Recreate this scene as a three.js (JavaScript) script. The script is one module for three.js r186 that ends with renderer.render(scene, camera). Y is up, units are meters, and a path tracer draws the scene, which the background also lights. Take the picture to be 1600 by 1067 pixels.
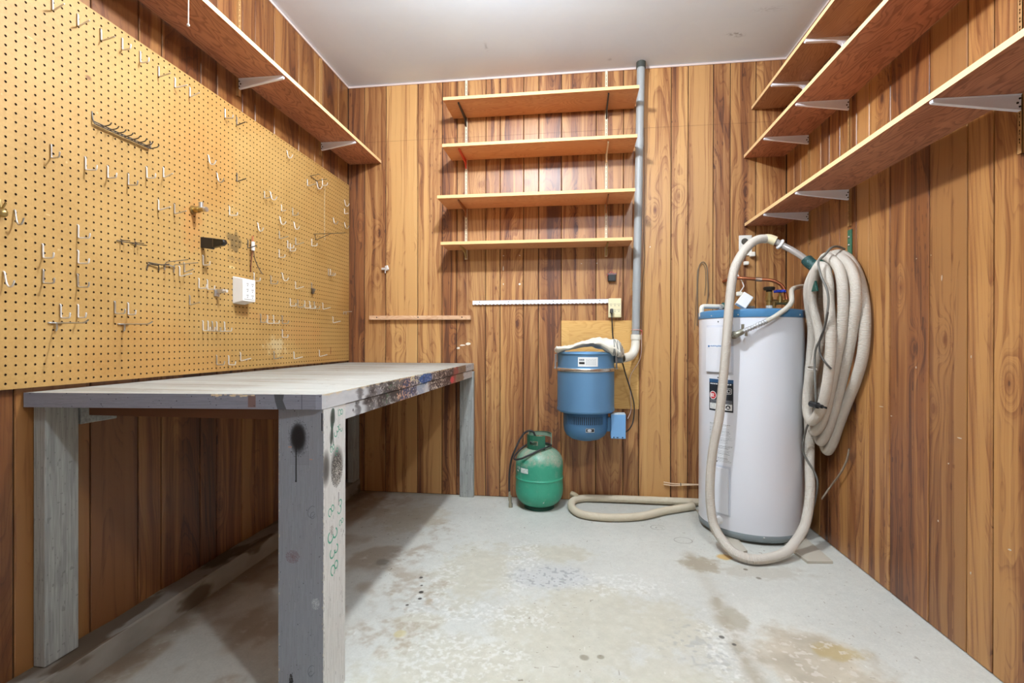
import * as THREE from 'three';
import { mergeGeometries } from 'three/addons/utils/BufferGeometryUtils.js';
import { RoundedBoxGeometry } from 'three/addons/geometries/RoundedBoxGeometry.js';

// ------------------------------------------------------------------ camera, lamp, daylight, exposure
const scene = new THREE.Scene();
const camera = new THREE.PerspectiveCamera(69.06, 1600 / 1067, 0.05, 60);
camera.position.set(1.5868, 1.0498, 3.3022);
camera.rotation.set(-0.0012, 0.1287, 0.0017, 'YXZ');
const renderer = new THREE.WebGLRenderer({ antialias: true });
renderer.toneMapping = THREE.LinearToneMapping;
renderer.toneMappingExposure = 1.0;
renderer.shadowMap.enabled = true;
renderer.shadowMap.type = THREE.PCFSoftShadowMap;
scene.background = new THREE.Color(0.84, 0.92, 1.0);      // overcast sky, coming in by the small window added behind the camera
scene.backgroundIntensity = 2.0;
// two bare bulbs on the ceiling, one over the room (it throws the shelf shadows) and one behind the camera
const LAMPS = [{ x: 1.25, y: 2.7, z: 1.62, candela: 11.5, color: new THREE.Color(0.91, 0.97, 1.03) }, { x: 2.2, y: 2.7, z: 3.0, candela: 6.0, color: new THREE.Color(0.88, 0.96, 1.03) }];

const W = 2.89, H = 2.825, D = 5.6;                       // room: width, height, depth (back wall at z = 0)

// ------------------------------------------------------------------ helpers
let seedState = 7;
function rnd() { seedState = (seedState + 0x6d2b79f5) | 0; let t = Math.imul(seedState ^ (seedState >>> 15), 1 | seedState); t = (t + Math.imul(t ^ (t >>> 7), 61 | t)) ^ t; return ((t ^ (t >>> 14)) >>> 0) / 4294967296; }
const rr = (a, b) => a + (b - a) * rnd();
const used = {};
function numbered(name) { used[name] = (used[name] || 0) + 1; return used[name] === 1 ? name : `${name}_${String(used[name] - 1).padStart(3, '0')}`; }
function tag(o, label, category, group) { o.userData.label = label; o.userData.category = category; if (group) o.userData.group = group; return o; }
function thing(name, label, category, pos = [0, 0, 0], ry = 0, group) {
  const g = new THREE.Group(); g.name = numbered(name); g.position.set(...pos); g.rotation.y = ry; scene.add(g);
  return tag(g, label, category, group);
}
function mesh(name, geo, mat, parent) {
  const m = new THREE.Mesh(geo, mat); m.castShadow = m.receiveShadow = true;
  m.name = parent ? name : numbered(name); (parent || scene).add(m); return m;
}
function struct(name, geo, mat) { const m = mesh(name, geo, mat); m.userData.kind = 'structure'; return m; }
const C = (r, g, b) => new THREE.Color(r / 255, g / 255, b / 255).convertSRGBToLinear();
function M(r, g, b, rough = 0.6, o = {}) { return new THREE.MeshStandardMaterial({ color: C(r, g, b), roughness: rough, ...o }); }
const clamp = (x, a = 0, b = 1) => Math.min(b, Math.max(a, x));
const sm = (a, b, x) => { const t = clamp((x - a) / (b - a)); return t * t * (3 - 2 * t); };
const mix = (a, b, t) => a + (b - a) * t;
// value noise
const LAT = new Float32Array(65536); for (let i = 0; i < 65536; i++) LAT[i] = rnd();
function vn(x, y) {
  const ix = Math.floor(x), iy = Math.floor(y); let fx = x - ix, fy = y - iy; fx = fx * fx * (3 - 2 * fx); fy = fy * fy * (3 - 2 * fy);
  const a = ix & 255, b = (ix + 1) & 255, c = (iy & 255) << 8, d = ((iy + 1) & 255) << 8;
  const p = LAT[a + c], q = LAT[b + c], r = LAT[a + d], s = LAT[b + d];
  return p + (q - p) * fx + (r - p) * fy + (p - q - r + s) * fx * fy;
}
const fbm = (x, y, n = 4) => { let s = 0, a = 0.5, t = 0; for (let i = 0; i < n; i++) { s += a * vn(x, y); t += a; x = x * 2.03 + 17.3; y = y * 2.03 + 9.1; a *= 0.5; } return s / t; };
function dataTex(w, h, f, srgb = true) {
  const d = new Uint8Array(w * h * 4), o = [0, 0, 0];
  for (let y = 0; y < h; y++) for (let x = 0; x < w; x++) { f(x / w, y / h, o); const i = (y * w + x) * 4; d[i] = clamp(o[0], 0, 255); d[i + 1] = clamp(o[1], 0, 255); d[i + 2] = clamp(o[2], 0, 255); d[i + 3] = 255; }
  const t = new THREE.DataTexture(d, w, h, THREE.RGBAFormat); t.magFilter = THREE.LinearFilter; t.minFilter = THREE.LinearMipmapLinearFilter; t.generateMipmaps = true;
  t.wrapS = t.wrapT = THREE.RepeatWrapping; if (srgb) t.colorSpace = THREE.SRGBColorSpace; t.needsUpdate = true; return t;
}
function canvasTex(w, h, draw) {
  const c = document.createElement('canvas'); c.width = w; c.height = h; draw(c.getContext('2d'), w, h);
  const t = new THREE.CanvasTexture(c); t.colorSpace = THREE.SRGBColorSpace; t.wrapS = t.wrapT = THREE.ClampToEdgeWrapping; return t;
}
// boxes
const box = (w, h, d, x = 0, y = 0, z = 0) => { const g = new THREE.BoxGeometry(w, h, d); g.translate(x, y, z); return g; };
const box2 = (x0, x1, y0, y1, z0, z1) => box(x1 - x0, y1 - y0, z1 - z0, (x0 + x1) / 2, (y0 + y1) / 2, (z0 + z1) / 2);
const rbox = (w, h, d, r, x = 0, y = 0, z = 0, s = 2) => { const g = new RoundedBoxGeometry(w, h, d, s, r); g.translate(x, y, z); return g; };
const cyl = (r0, r1, h, n = 20, x = 0, y = 0, z = 0) => { const g = new THREE.CylinderGeometry(r0, r1, h, n); g.translate(x, y, z); return g; };
const ball = (r, x = 0, y = 0, z = 0, n = 14) => { const g = new THREE.SphereGeometry(r, n, Math.round(n * 0.7)); g.translate(x, y, z); return g; };
const ni = (g) => (g.index ? g.toNonIndexed() : g);
const join = (list) => mergeGeometries(list.map((g) => { const k = ni(g); for (const a of Object.keys(k.attributes)) if (!['position', 'normal', 'uv'].includes(a)) k.deleteAttribute(a); k.clearGroups(); return k; }));
// a box whose uv run in metres, with the length of the grain along u on every long face (length axis x)
function woodBox(w, h, d, ou = 0, ov = 0) {
  const g = new THREE.BoxGeometry(w, h, d), uv = g.attributes.uv, p = g.attributes.position, n = g.attributes.normal;
  for (let i = 0; i < p.count; i++) {
    const x = p.getX(i), y = p.getY(i), z = p.getZ(i), ax = Math.abs(n.getX(i)), ay = Math.abs(n.getY(i));
    if (ax > 0.5) uv.setXY(i, z + ou, y + ov); else if (ay > 0.5) uv.setXY(i, x + ou, z + ov); else uv.setXY(i, x + ou, y + ov + 0.3);
  }
  return g;
}
// tubes: smooth through points, or a polyline with rounded corners
const V = (p) => new THREE.Vector3(...p);
const tube = (pts, r, seg = 40, rad = 8, closed = false) => new THREE.TubeGeometry(new THREE.CatmullRomCurve3(pts.map(V), closed, 'centripetal'), seg, r, rad, closed);
function bent(pts, r, corner = 0.006, rad = 6, per = 4) {
  const P = pts.map(V), path = new THREE.CurvePath(); let from = P[0];
  for (let i = 1; i < P.length; i++) {
    if (i === P.length - 1) { path.add(new THREE.LineCurve3(from, P[i])); break; }
    const a = P[i].clone().sub(P[i - 1]), b = P[i + 1].clone().sub(P[i]), c = Math.min(corner, a.length() * 0.45, b.length() * 0.45);
    const s = P[i].clone().addScaledVector(a.normalize(), -c), e = P[i].clone().addScaledVector(b.normalize(), c);
    path.add(new THREE.LineCurve3(from, s)); path.add(new THREE.QuadraticBezierCurve3(s, P[i].clone(), e)); from = e;
  }
  return new THREE.TubeGeometry(path, (P.length - 1) * per + (P.length - 2) * per, r, rad, false);
}
// corrugated hose: rings of changing radius along a smooth path
function ribbedHose(pts, r, pitch = 0.0064, depth = 0.0016, rad = 12) {
  const curve = new THREE.CatmullRomCurve3(pts.map(V), false, 'centripetal'); curve.arcLengthDivisions = pts.length * 40;
  const n = Math.round(curve.getLength() / pitch) * 4, g = new THREE.TubeGeometry(curve, n, r, rad, false), p = g.attributes.position, c = new THREE.Vector3(), q = new THREE.Vector3();
  for (let i = 0; i <= n; i++) {
    curve.getPointAt(i / n, c); const k = 1 - ([0, 0.75, 1, 0.75][i % 4]) * 0 - ([1, 0.2, 0, 0.2][i % 4]) * depth / r;
    for (let j = 0; j <= rad; j++) { const m = i * (rad + 1) + j; q.fromBufferAttribute(p, m).sub(c).multiplyScalar(k).add(c); p.setXYZ(m, q.x, q.y, q.z); }
  }
  g.computeVertexNormals(); return g;
}
const lathe = (prof, n = 48) => new THREE.LatheGeometry(prof.map(([r, y]) => new THREE.Vector2(r, y)), n);
// a curved plate on a cylinder about the y axis: angle from +z towards +x
function arcPlate(R, a0, a1, y0, y1, t, n = 14) {
  const pos = [], uv = [], idx = [];
  const add = (r, a, y, u, v) => { pos.push(r * Math.sin(a), y, r * Math.cos(a)); uv.push(u, v); };
  for (let i = 0; i <= n; i++) { const a = mix(a0, a1, i / n); add(R + t, a, y0, i / n, 0); add(R + t, a, y1, i / n, 1); add(R - 0.001, a, y0, i / n, 0); add(R - 0.001, a, y1, i / n, 1); }
  for (let i = 0; i < n; i++) { const k = i * 4; idx.push(k, k + 4, k + 5, k, k + 5, k + 1, k + 1, k + 5, k + 7, k + 1, k + 7, k + 3, k + 2, k + 6, k + 4, k + 2, k + 4, k); }
  const e = n * 4; idx.push(0, 1, 3, 0, 3, 2, e, e + 2, e + 3, e, e + 3, e + 1);
  const g = new THREE.BufferGeometry(); g.setAttribute('position', new THREE.Float32BufferAttribute(pos, 3)); g.setAttribute('uv', new THREE.Float32BufferAttribute(uv, 2)); g.setIndex(idx);
  const f = g.toNonIndexed(); f.computeVertexNormals(); return f;
}
const extrude = (pts, depth, holes = [], bevel = 0) => {
  const s = new THREE.Shape(pts.map((p) => new THREE.Vector2(...p))); for (const h of holes) s.holes.push(new THREE.Path(h.map((p) => new THREE.Vector2(...p))));
  return new THREE.ExtrudeGeometry(s, { depth, bevelEnabled: bevel > 0, bevelSize: bevel, bevelThickness: bevel, bevelSegments: 1, curveSegments: 8 });
};

// ------------------------------------------------------------------ textures and materials
// wood panelling: a sheet of ten strips, 0.24 m x 2.44 m each, of different figure
function panelSheet(seed) {
  const S = []; seedState = seed;
  for (let i = 0; i < 10; i++) S.push({ kind: rnd(), xc: rr(0.02, 0.22), k: rr(10, 26), sl: rr(0.12, 0.3) * (rnd() < 0.5 ? -1 : 1), f: rr(7, 13), tone: rr(-0.17, 0.2), o: rr(0, 900), kn: [0, 1, 2].map(() => [rr(0.03, 0.21), rr(0, 2.83), rr(0.3, 1) * (rnd() < 0.6 ? 1 : 0)]) });
  return dataTex(2048, 2048, (u, v, c) => {
    const si = Math.min(9, Math.floor(u * 10)), s = S[si], x = u * 2.4 - si * 0.24, y = v * 2.83, o = s.o;
    const warp = (fbm(x * 9 + o, y * 1.6 + o, 3) - 0.5), dx = x - s.xc + warp * 0.05; let kd = 0, kn = 0;
    for (const [kx, ky, ka] of s.kn) { const a = (x - kx) / 0.034, b = (y - ky) / 0.075, e = Math.exp(-(a * a + b * b)); kd += ka * e * 0.42; kn += ka * Math.exp(-(a * a * 7 + b * b * 7)); }
    let val = s.kind < 0.55 ? s.k * dx * dx + y * s.sl + warp * 0.34 + kd : x * 1.9 + warp * 0.3 + y * 0.03 + kd;
    const ring = val * s.f, fr = ring - Math.floor(ring), id = Math.floor(ring);
    let late = sm(0.35, 0.93, fr) * (1 - sm(0.95, 1, fr)); late *= 0.45 + 0.75 * vn(id * 1.7 + o, y * 0.35 + 3);
    const wx = x + warp * 0.03, broad = fbm(wx * 24 + o * 1.3, y * 0.5 + o, 3), wide = fbm(x * 5 + o * 0.7, y * 0.8 + o, 2), fine = vn(x * 760 + o, y * 16), streak = vn(wx * 230 + o, y * 2.6 + 5);
    const r3 = ring * 4.1 + warp * 3, f3 = r3 - Math.floor(r3), thin = sm(0.6, 0.92, f3) * (1 - sm(0.94, 1, f3)) * vn(Math.floor(r3) * 2.3 + o, y * 1.1), fleck = sm(0.83, 0.9, vn(x * 150 + o, y * 26 + 40)) * sm(0.5, 0.7, broad);
    let t = 0.37 + late * 0.28 + thin * 0.24 + (broad - 0.5) * 1.15 + (wide - 0.5) * 0.6 + (fine - 0.5) * 0.15 + (streak - 0.5) * 0.3 + s.tone + kn * 0.7 + fleck * 0.3;
    t = clamp(t); const dark = sm(0.7, 1.0, t), mid = sm(0.08, 0.72, t), w = sm(0.6, 0.82, fbm(wx * 52 + o, y * 0.9 + 70, 2)) * 0.5 * (1 - dark);
    const R = mix(mix(198, 142, mid), 96, dark), G = mix(mix(152, 93, mid), 59, dark), B = mix(mix(96, 56, mid), 41, dark);
    c[0] = mix(R, 208, w); c[1] = mix(G, 166, w); c[2] = mix(B, 110, w);
  });
}
const SHEETS = [panelSheet(11), panelSheet(29)];
const TINTS = [[1, 1, 1], [0.78, 0.72, 0.7], [0.94, 0.9, 0.86], [0.86, 0.84, 0.86], [0.66, 0.58, 0.55], [0.78, 0.68, 0.59], [0.56, 0.46, 0.4], [0.7, 0.59, 0.48], [0.64, 0.54, 0.48], [0.46, 0.36, 0.31], [0.5, 0.4, 0.32], [0.42, 0.31, 0.25], [0.46, 0.36, 0.28], [0.4, 0.31, 0.25], [0.34, 0.24, 0.2]];  // later sets are darker copies for the side walls, shade put into the tint
const plankMats = SHEETS.map((t) => TINTS.map((k) => new THREE.MeshStandardMaterial({ map: t, color: new THREE.Color(...k), roughness: 0.4 })));
const grooveMat = M(46, 28, 18, 0.8);
// plywood and pine: grain along u, one metre by half a metre
function plyTex(seed, A, B, ringAmt, blotch) {
  return dataTex(1024, 512, (u, v, c) => {
    const x = u, y = v * 0.5, w = fbm(x * 2.4 + seed, y * 9 + seed, 4) - 0.5, p = y * 5 + w * 2.2 + 0.9 * Math.pow(fbm(x * 1.1 + seed + 40, y * 4, 2), 2) * 4;
    const ring = p * 7, fr = ring - Math.floor(ring), late = sm(0.4, 0.9, fr) * (1 - sm(0.93, 1, fr));
    const t = clamp(0.35 + late * ringAmt + (fbm(x * 3 + seed, y * 14 + 7, 3) - 0.5) * blotch + (vn(x * 30 + seed, y * 900) - 0.5) * 0.2);
    for (let i = 0; i < 3; i++) c[i] = mix(A[i], B[i], t);
  });
}
const redPly = plyTex(5, [206, 142, 106], [142, 86, 60], 0.5, 0.8), pine = plyTex(31, [228, 194, 158], [196, 150, 114], 0.42, 0.5), yellowPly = plyTex(61, [226, 184, 112], [196, 146, 78], 0.35, 0.5), tanPly = plyTex(83, [196, 150, 110], [152, 104, 72], 0.45, 0.6);
for (const t of [redPly, pine, yellowPly, tanPly]) t.repeat.set(1, 2);
const wood = (t, rough = 0.55, col = 0xffffff) => new THREE.MeshStandardMaterial({ map: t, roughness: rough, color: col });
const redPlyM = wood(redPly), pineM = wood(pine), yellowPlyM = wood(yellowPly, 0.6), tanPlyM = wood(tanPly), edgePale = M(240, 205, 150, 0.6), edgePine = M(232, 184, 126, 0.6);
const steel = M(196, 194, 190, 0.3, { metalness: 0.85 }), darkSteel = M(104, 98, 92, 0.4, { metalness: 0.8 }), whiteSteel = M(240, 242, 250, 0.42), brass = M(170, 146, 92, 0.35, { metalness: 0.8 }), copper = M(168, 100, 66, 0.38, { metalness: 0.8 });
const blackPl = M(26, 25, 25, 0.45), rubber = M(42, 40, 40, 0.6), greyCord = M(104, 102, 96, 0.6), whitePl = M(236, 236, 234, 0.4), creamPl = M(232, 222, 182, 0.45), greyPvc = M(152, 155, 155, 0.45), whitePvc = M(226, 222, 208, 0.42), hoseM = M(198, 190, 178, 0.62), hoseM2 = M(204, 192, 168, 0.62), green = M(30, 78, 66, 0.5), holeM = M(30, 24, 20, 0.8);
// ------------------------------------------------------------------ structure: walls of single planks
// s runs along the wall to the right as one faces it, n out of it; a plank has a chamfered front
const plankGeo = new Map();
function plank(parent, s0, s1, y0, y1, tone = 1, like) {
  const c = 0.0022, t = 0.006, pos = [], uv = [], pick = like || { strip: Math.floor(rnd() * 10), sheet: rnd() < 0.5 ? 0 : 1, flip: rnd() < 0.5, vf: rnd() < 0.5, k: rnd(), tint: [0, 0, 1, 2, 2, 3, 1, 4][Math.floor(rnd() * 8)] }, { strip, sheet, flip, vf } = pick;
  const w = s1 - s0, u0 = strip * 0.1 + Math.max(0, (0.24 - w) * pick.k) / 2.4;
  const P = (a, b, n) => { pos.push(a, b, n); const k = (a - s0) / w; uv.push(u0 + (flip ? 1 - k : k) * Math.min(w, 0.238) / 2.4, vf ? 1 - b / 2.83 : b / 2.83); };
  const quad = (a, b, d, e) => { for (const q of [a, b, d, a, d, e]) P(...q); };
  const A = [s0, y0, -c], B = [s1, y0, -c], Cc = [s1, y1, -c], Dd = [s0, y1, -c], a = [s0 + c, y0, 0], b = [s1 - c, y0, 0], d = [s1 - c, y1, 0], e = [s0 + c, y1, 0];
  quad(a, b, d, e); quad(A, a, e, Dd); quad(b, B, Cc, d);
  const A2 = [s0, y0, -t], B2 = [s1, y0, -t], C2 = [s1, y1, -t], D2 = [s0, y1, -t]; quad(A2, A, Dd, D2); quad(B, B2, C2, Cc); quad(A2, B2, B, A); quad(Dd, Cc, C2, D2);
  const g = new THREE.BufferGeometry(); g.setAttribute('position', new THREE.Float32BufferAttribute(pos, 3)); g.setAttribute('uv', new THREE.Float32BufferAttribute(uv, 2)); g.computeVertexNormals();
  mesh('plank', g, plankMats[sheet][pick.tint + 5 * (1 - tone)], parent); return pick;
}
function wallGroup(name, pos, ry) { const g = new THREE.Group(); g.name = name; g.position.set(...pos); g.rotation.y = ry; g.userData.kind = 'structure'; scene.add(g); return g; }
seedState = 4242;
const gap = 0.0022;
{ // back wall: sheets end at 2.43 m, shorter pieces above
  const g = wallGroup('wall_back', [0, 0, 0], 0), s = [0, 0.119, 0.275, 0.504, 0.677, 0.78, 0.979, 1.078, 1.236, 1.337, 1.488, 1.715, 1.89, 1.99, 2.191, 2.297, 2.451, 2.555, 2.71, W];
  mesh('backing', box2(-0.12, W + 0.12, 0, H, -0.126, -0.006), grooveMat, g);
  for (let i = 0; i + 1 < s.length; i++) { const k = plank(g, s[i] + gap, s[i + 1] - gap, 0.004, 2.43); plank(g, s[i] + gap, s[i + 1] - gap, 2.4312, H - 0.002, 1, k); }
}
{ // left wall, seen from inside: s = -z
  const g = wallGroup('wall_left', [0, 0, 0], Math.PI / 2), z = [0.004, 0.147, 0.351, 0.451, 0.627, 0.859, 1.017, 1.112, 1.279, 1.377, 1.576, 1.678, 1.858, 2.083, 2.17, 2.36, 2.45, 2.66, 2.86, 2.97, 3.2, 3.4, 3.52, 3.75, 3.95, 4.1, 4.3, 4.5, 4.7, 4.9, 5.05, 5.3, D];
  mesh('backing', box2(-D, 0.006, 0, H, -0.126, -0.006), grooveMat, g);
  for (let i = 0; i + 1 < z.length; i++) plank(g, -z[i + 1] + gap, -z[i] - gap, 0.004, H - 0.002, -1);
}
{ // right wall: s = z
  const g = wallGroup('wall_right', [W, 0, 0], -Math.PI / 2), z = [0.004, 0.11, 0.2, 0.305, 0.44, 0.531, 0.635, 0.784, 0.886, 1.038, 1.269, 1.45, 1.556, 1.78, 1.97, 2.07, 2.3, 2.47, 2.6, 2.82, 3.02, 3.12, 3.35, 3.5, 3.72, 3.95, 4.12, 4.3, 4.52, 4.7, 4.92, 5.1, 5.35, D];
  mesh('backing', box2(-0.006, D, 0, H, -0.126, -0.006), grooveMat, g);
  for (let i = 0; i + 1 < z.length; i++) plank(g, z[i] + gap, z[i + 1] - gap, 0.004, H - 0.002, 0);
}
{ // front wall, behind the camera, with one small window added for daylight fill
  const m = M(186, 150, 108, 0.7), g = wallGroup('wall_front', [0, 0, D], 0), x0 = 0.9, x1 = 2.1, y0 = 1.1, y1 = 2.1;
  mesh('wall_panel', box2(-0.12, x0, 0, H, 0, 0.12), m, g); mesh('wall_panel', box2(x1, W + 0.12, 0, H, 0, 0.12), m, g); mesh('wall_panel', box2(x0, x1, y1, H, 0, 0.12), m, g); mesh('wall_panel', box2(x0, x1, 0, y0, 0, 0.12), m, g);
  struct('added_window_1', join([box2(x0, x1, y0, y0 + 0.05, D + 0.03, D + 0.08), box2(x0, x1, y1 - 0.05, y1, D + 0.03, D + 0.08), box2(x0, x0 + 0.05, y0, y1, D + 0.03, D + 0.08), box2(x1 - 0.05, x1, y0, y1, D + 0.03, D + 0.08), box2(1.475, 1.525, y0, y1, D + 0.03, D + 0.08)]), M(230, 230, 226, 0.5));
}
// ceiling: painted board, cool white with small dents and smudges
const ceilTex = dataTex(512, 512, (u, v, c) => {
  const n = (fbm(u * 9, v * 9, 4) - 0.5) * 10; let k = 0;
  for (const [a, b, r, s, d] of [[0.86, 0.1, 0.012, 0.004, 70], [0.872, 0.094, 0.008, 0.005, 50], [0.36, 0.12, 0.003, 0.012, 30], [0.62, 0.04, 0.004, 0.004, 30], [0.9, 0.17, 0.02, 0.006, 22]]) { const q = ((u - a) / r) ** 2 + ((v - b) / s) ** 2; k += d * Math.exp(-q) * sm(0.3, 0.7, vn(u * 300, v * 300)); }
  c[0] = 228 + n - k; c[1] = 241 + n - k; c[2] = 253 + n * 0.5 - k;
});
{ const g = box2(-0.12, W + 0.12, H, H + 0.14, -0.12, D + 0.12), p = g.attributes.position, uv = g.attributes.uv; for (let i = 0; i < p.count; i++) uv.setXY(i, p.getX(i) / W, p.getZ(i) / W); struct('ceiling', g, new THREE.MeshStandardMaterial({ map: ceilTex, roughness: 0.85 })); }
struct('trim_1', box2(0, W, H - 0.012, H, 0.0, 0.006), M(206, 190, 184, 0.6)); struct('trim_2', box2(0, 0.006, H - 0.012, H, 0.006, D), M(206, 190, 184, 0.6)); struct('trim_3', box2(W - 0.006, W, H - 0.012, H, 0.006, D), M(206, 190, 184, 0.6));
// floor: painted concrete with worn patches, stains, drips and rings
const soft = (x, y, e, rag) => { const [a, b, r, s] = e; const q = Math.hypot((x - a) / r, (y - b) / s); return sm(1.22, 0.62, q + rag); };
const floorTex = dataTex(2048, 2048, (u, v, c) => {
  const x = u * 2.9, z = v * 2.9, n1 = fbm(x * 3, z * 3, 5), n2 = fbm(x * 14 + 50, z * 14, 4), n3 = vn(x * 240, z * 240), n4 = fbm(x * 40 + 9, z * 40, 3), rag = (n2 - 0.5) * 1.0 + (n4 - 0.5) * 0.7;
  let R = 197, G = 197, B = 188; const f = (n1 - 0.5) * 20 + (n3 - 0.5) * 9 + (n4 - 0.5) * 9; R += f; G += f; B += f * 0.95;
  const put = (a, r, g, b) => { R = mix(R, r, a); G = mix(G, g, a); B = mix(B, b, a); };
  // bare beige concrete where the paint has worn off
  let m = 0; for (const e of [[1.13, 1.08, 0.2, 0.3], [1.5, 0.84, 0.2, 0.1], [1.55, 1.5, 0.3, 0.27], [1.66, 1.28, 0.22, 0.14], [1.9, 1.42, 0.16, 0.18], [1.3, 1.85, 0.4, 0.3], [1.0, 1.5, 0.1, 0.06], [1.85, 1.9, 0.34, 0.3]]) m = Math.max(m, soft(x, z, e, rag));
  put(m * (0.45 + 0.25 * n2), 190 + (n4 - 0.5) * 22, 184 + (n4 - 0.5) * 22, 162 + (n4 - 0.5) * 22);
  // flaky white edge around the worn paint
  let w = 0; for (const e of [[1.34, 1.0, 0.1, 0.34], [1.2, 1.42, 0.36, 0.1], [0.98, 1.25, 0.1, 0.3], [1.72, 1.12, 0.3, 0.1], [2.12, 1.6, 0.1, 0.3], [1.2, 1.7, 0.25, 0.16]]) w = Math.max(w, soft(x, z, e, rag)); put(w * sm(0.45, 0.72, fbm(x * 80, z * 80 + 20, 4)) * 0.6, 222, 222, 216);
  // grey bubbled patch
  const gq = soft(x, z, [1.47, 1.09, 0.19, 0.11], rag * 0.6); put(gq * 0.5, 186, 188, 188); put(gq * sm(0.66, 0.76, vn(x * 85, z * 85)) * 0.45, 126, 127, 126);
  const gq2 = soft(x, z, [2.03, 1.52, 0.14, 0.13], rag); put(gq2 * sm(0.55, 0.8, vn(x * 70, z * 70 + 40)) * 0.4, 150, 151, 147);
  // brown bare patch at the right, with an ochre part and white flakes
  const bq = soft(x, z, [2.36, 1.56, 0.2, 0.2], rag * 0.55); put(bq * 0.8, 176 + (n2 - 0.5) * 60, 164 + (n2 - 0.5) * 60, 142 + (n2 - 0.5) * 56); put(soft(x, z, [2.47, 1.5, 0.08, 0.05], rag * 0.7) * 0.6, 172, 150, 98); put(bq * sm(0.62, 0.72, fbm(x * 46, z * 46, 3)) * 0.7, 206, 200, 188);
  // old seam running from the heater with dirt along it
  const sx = 2.145 + (fbm(z * 5, 3, 3) - 0.5) * 0.07; const sd = Math.exp(-Math.pow((x - sx) / 0.03, 2)) * sm(0.7, 0.8, z) * sm(2.2, 1.6, z); put(sd * (0.25 + 0.65 * sm(0.4, 0.65, n2)) * 0.75, 150, 138, 116);
  put(soft(x, z, [2.18, 0.87, 0.09, 0.08], rag) * 0.65, 146, 132, 108); put(soft(x, z, [2.18, 1.33, 0.05, 0.09], rag) * 0.6, 152, 142, 120); put(soft(x, z, [2.42, 0.92, 0.2, 0.07], rag) * 0.35, 166, 156, 138);
  // tan dirt with painted-in shade under and beside the bench and along the curb
  const dirtShade = clamp(soft(x, z, [0.3, 1.0, 0.62, 1.3], rag * 1.2) * sm(0.34, 0.62, fbm(x * 4 + 31, z * 3 + 8, 5))); put(dirtShade * 0.5 * sm(0.42, 0.6, fbm(x * 7 + 2, z * 5 + 60, 3)), 150, 130, 106); put(sm(0.24, 0.1, x + (n2 - 0.5) * 0.1) * 0.7, 112, 92, 72); put(soft(x, z, [0.62, 0.45, 0.2, 0.2], rag) * 0.3, 170, 152, 120); put(sm(0.05, 0.0, z + (n2 - 0.5) * 0.06) * 0.35, 160, 146, 112);
  // stains, drips, rings
  for (const [a, b, r, k, cr, cg, cb] of [[0.679, 1.048, 0.036, 0.55, 128, 124, 110], [0.906, 1.172, 0.008, 0.9, 50, 46, 40], [0.93, 1.24, 0.006, 0.8, 56, 50, 44], [0.946, 1.296, 0.009, 0.9, 50, 46, 40], [0.957, 1.347, 0.009, 0.9, 56, 50, 44], [0.922, 1.401, 0.007, 0.85, 60, 54, 46], [2.305, 0.774, 0.035, 0.65, 204, 152, 66], [0.963, 1.591, 0.022, 0.5, 196, 180, 120], [1.615, 1.639, 0.016, 0.6, 120, 112, 92], [1.668, 1.629, 0.012, 0.6, 120, 112, 92], [2.36, 0.9, 0.01, 0.8, 104, 94, 78], [2.39, 0.98, 0.012, 0.7, 104, 96, 82], [2.1, 1.46, 0.009, 0.7, 60, 56, 50], [2.13, 1.5, 0.009, 0.7, 50, 46, 42]]) put(soft(x, z, [a, b, r, r], rag * 0.5) * k, cr, cg, cb);
  for (const [a, b, r] of [[2.147, 0.592, 0.046], [2.045, 0.424, 0.04], [2.05, 0.43, 0.018]]) { const q = Math.abs(Math.hypot(x - a, (z - b) * 1.15) - r); put(sm(0.004, 0.001, q) * sm(0.3, 0.5, n2 + 0.12) * 0.7, 134, 130, 118); }
  put(sm(0.93, 0.97, vn(x * 90 + 7, z * 90)) * 0.6 * sm(0.5, 0.62, fbm(x * 2 + 4, z * 2 + 1, 2)), 118, 106, 90); put(sm(0.95, 0.98, vn(x * 60, z * 60 + 60)) * 0.4, 226, 226, 222);
  const sc = Math.abs(vn(x * 7, z * 22) - 0.5); put(sm(0.012, 0.0, sc) * 0.16 * sm(0.5, 0.7, n1), 128, 116, 96);
  c[0] = R; c[1] = G; c[2] = B;
});
floorTex.wrapS = floorTex.wrapT = THREE.MirroredRepeatWrapping;
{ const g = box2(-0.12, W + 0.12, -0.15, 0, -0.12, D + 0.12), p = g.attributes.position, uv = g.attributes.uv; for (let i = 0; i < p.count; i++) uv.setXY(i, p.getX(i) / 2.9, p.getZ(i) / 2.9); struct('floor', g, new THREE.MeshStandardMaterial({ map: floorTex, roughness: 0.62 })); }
struct('ground_outside', box2(-20, 22, -0.2, -0.02, D + 0.121, 40), M(150, 148, 140, 0.9));
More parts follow.
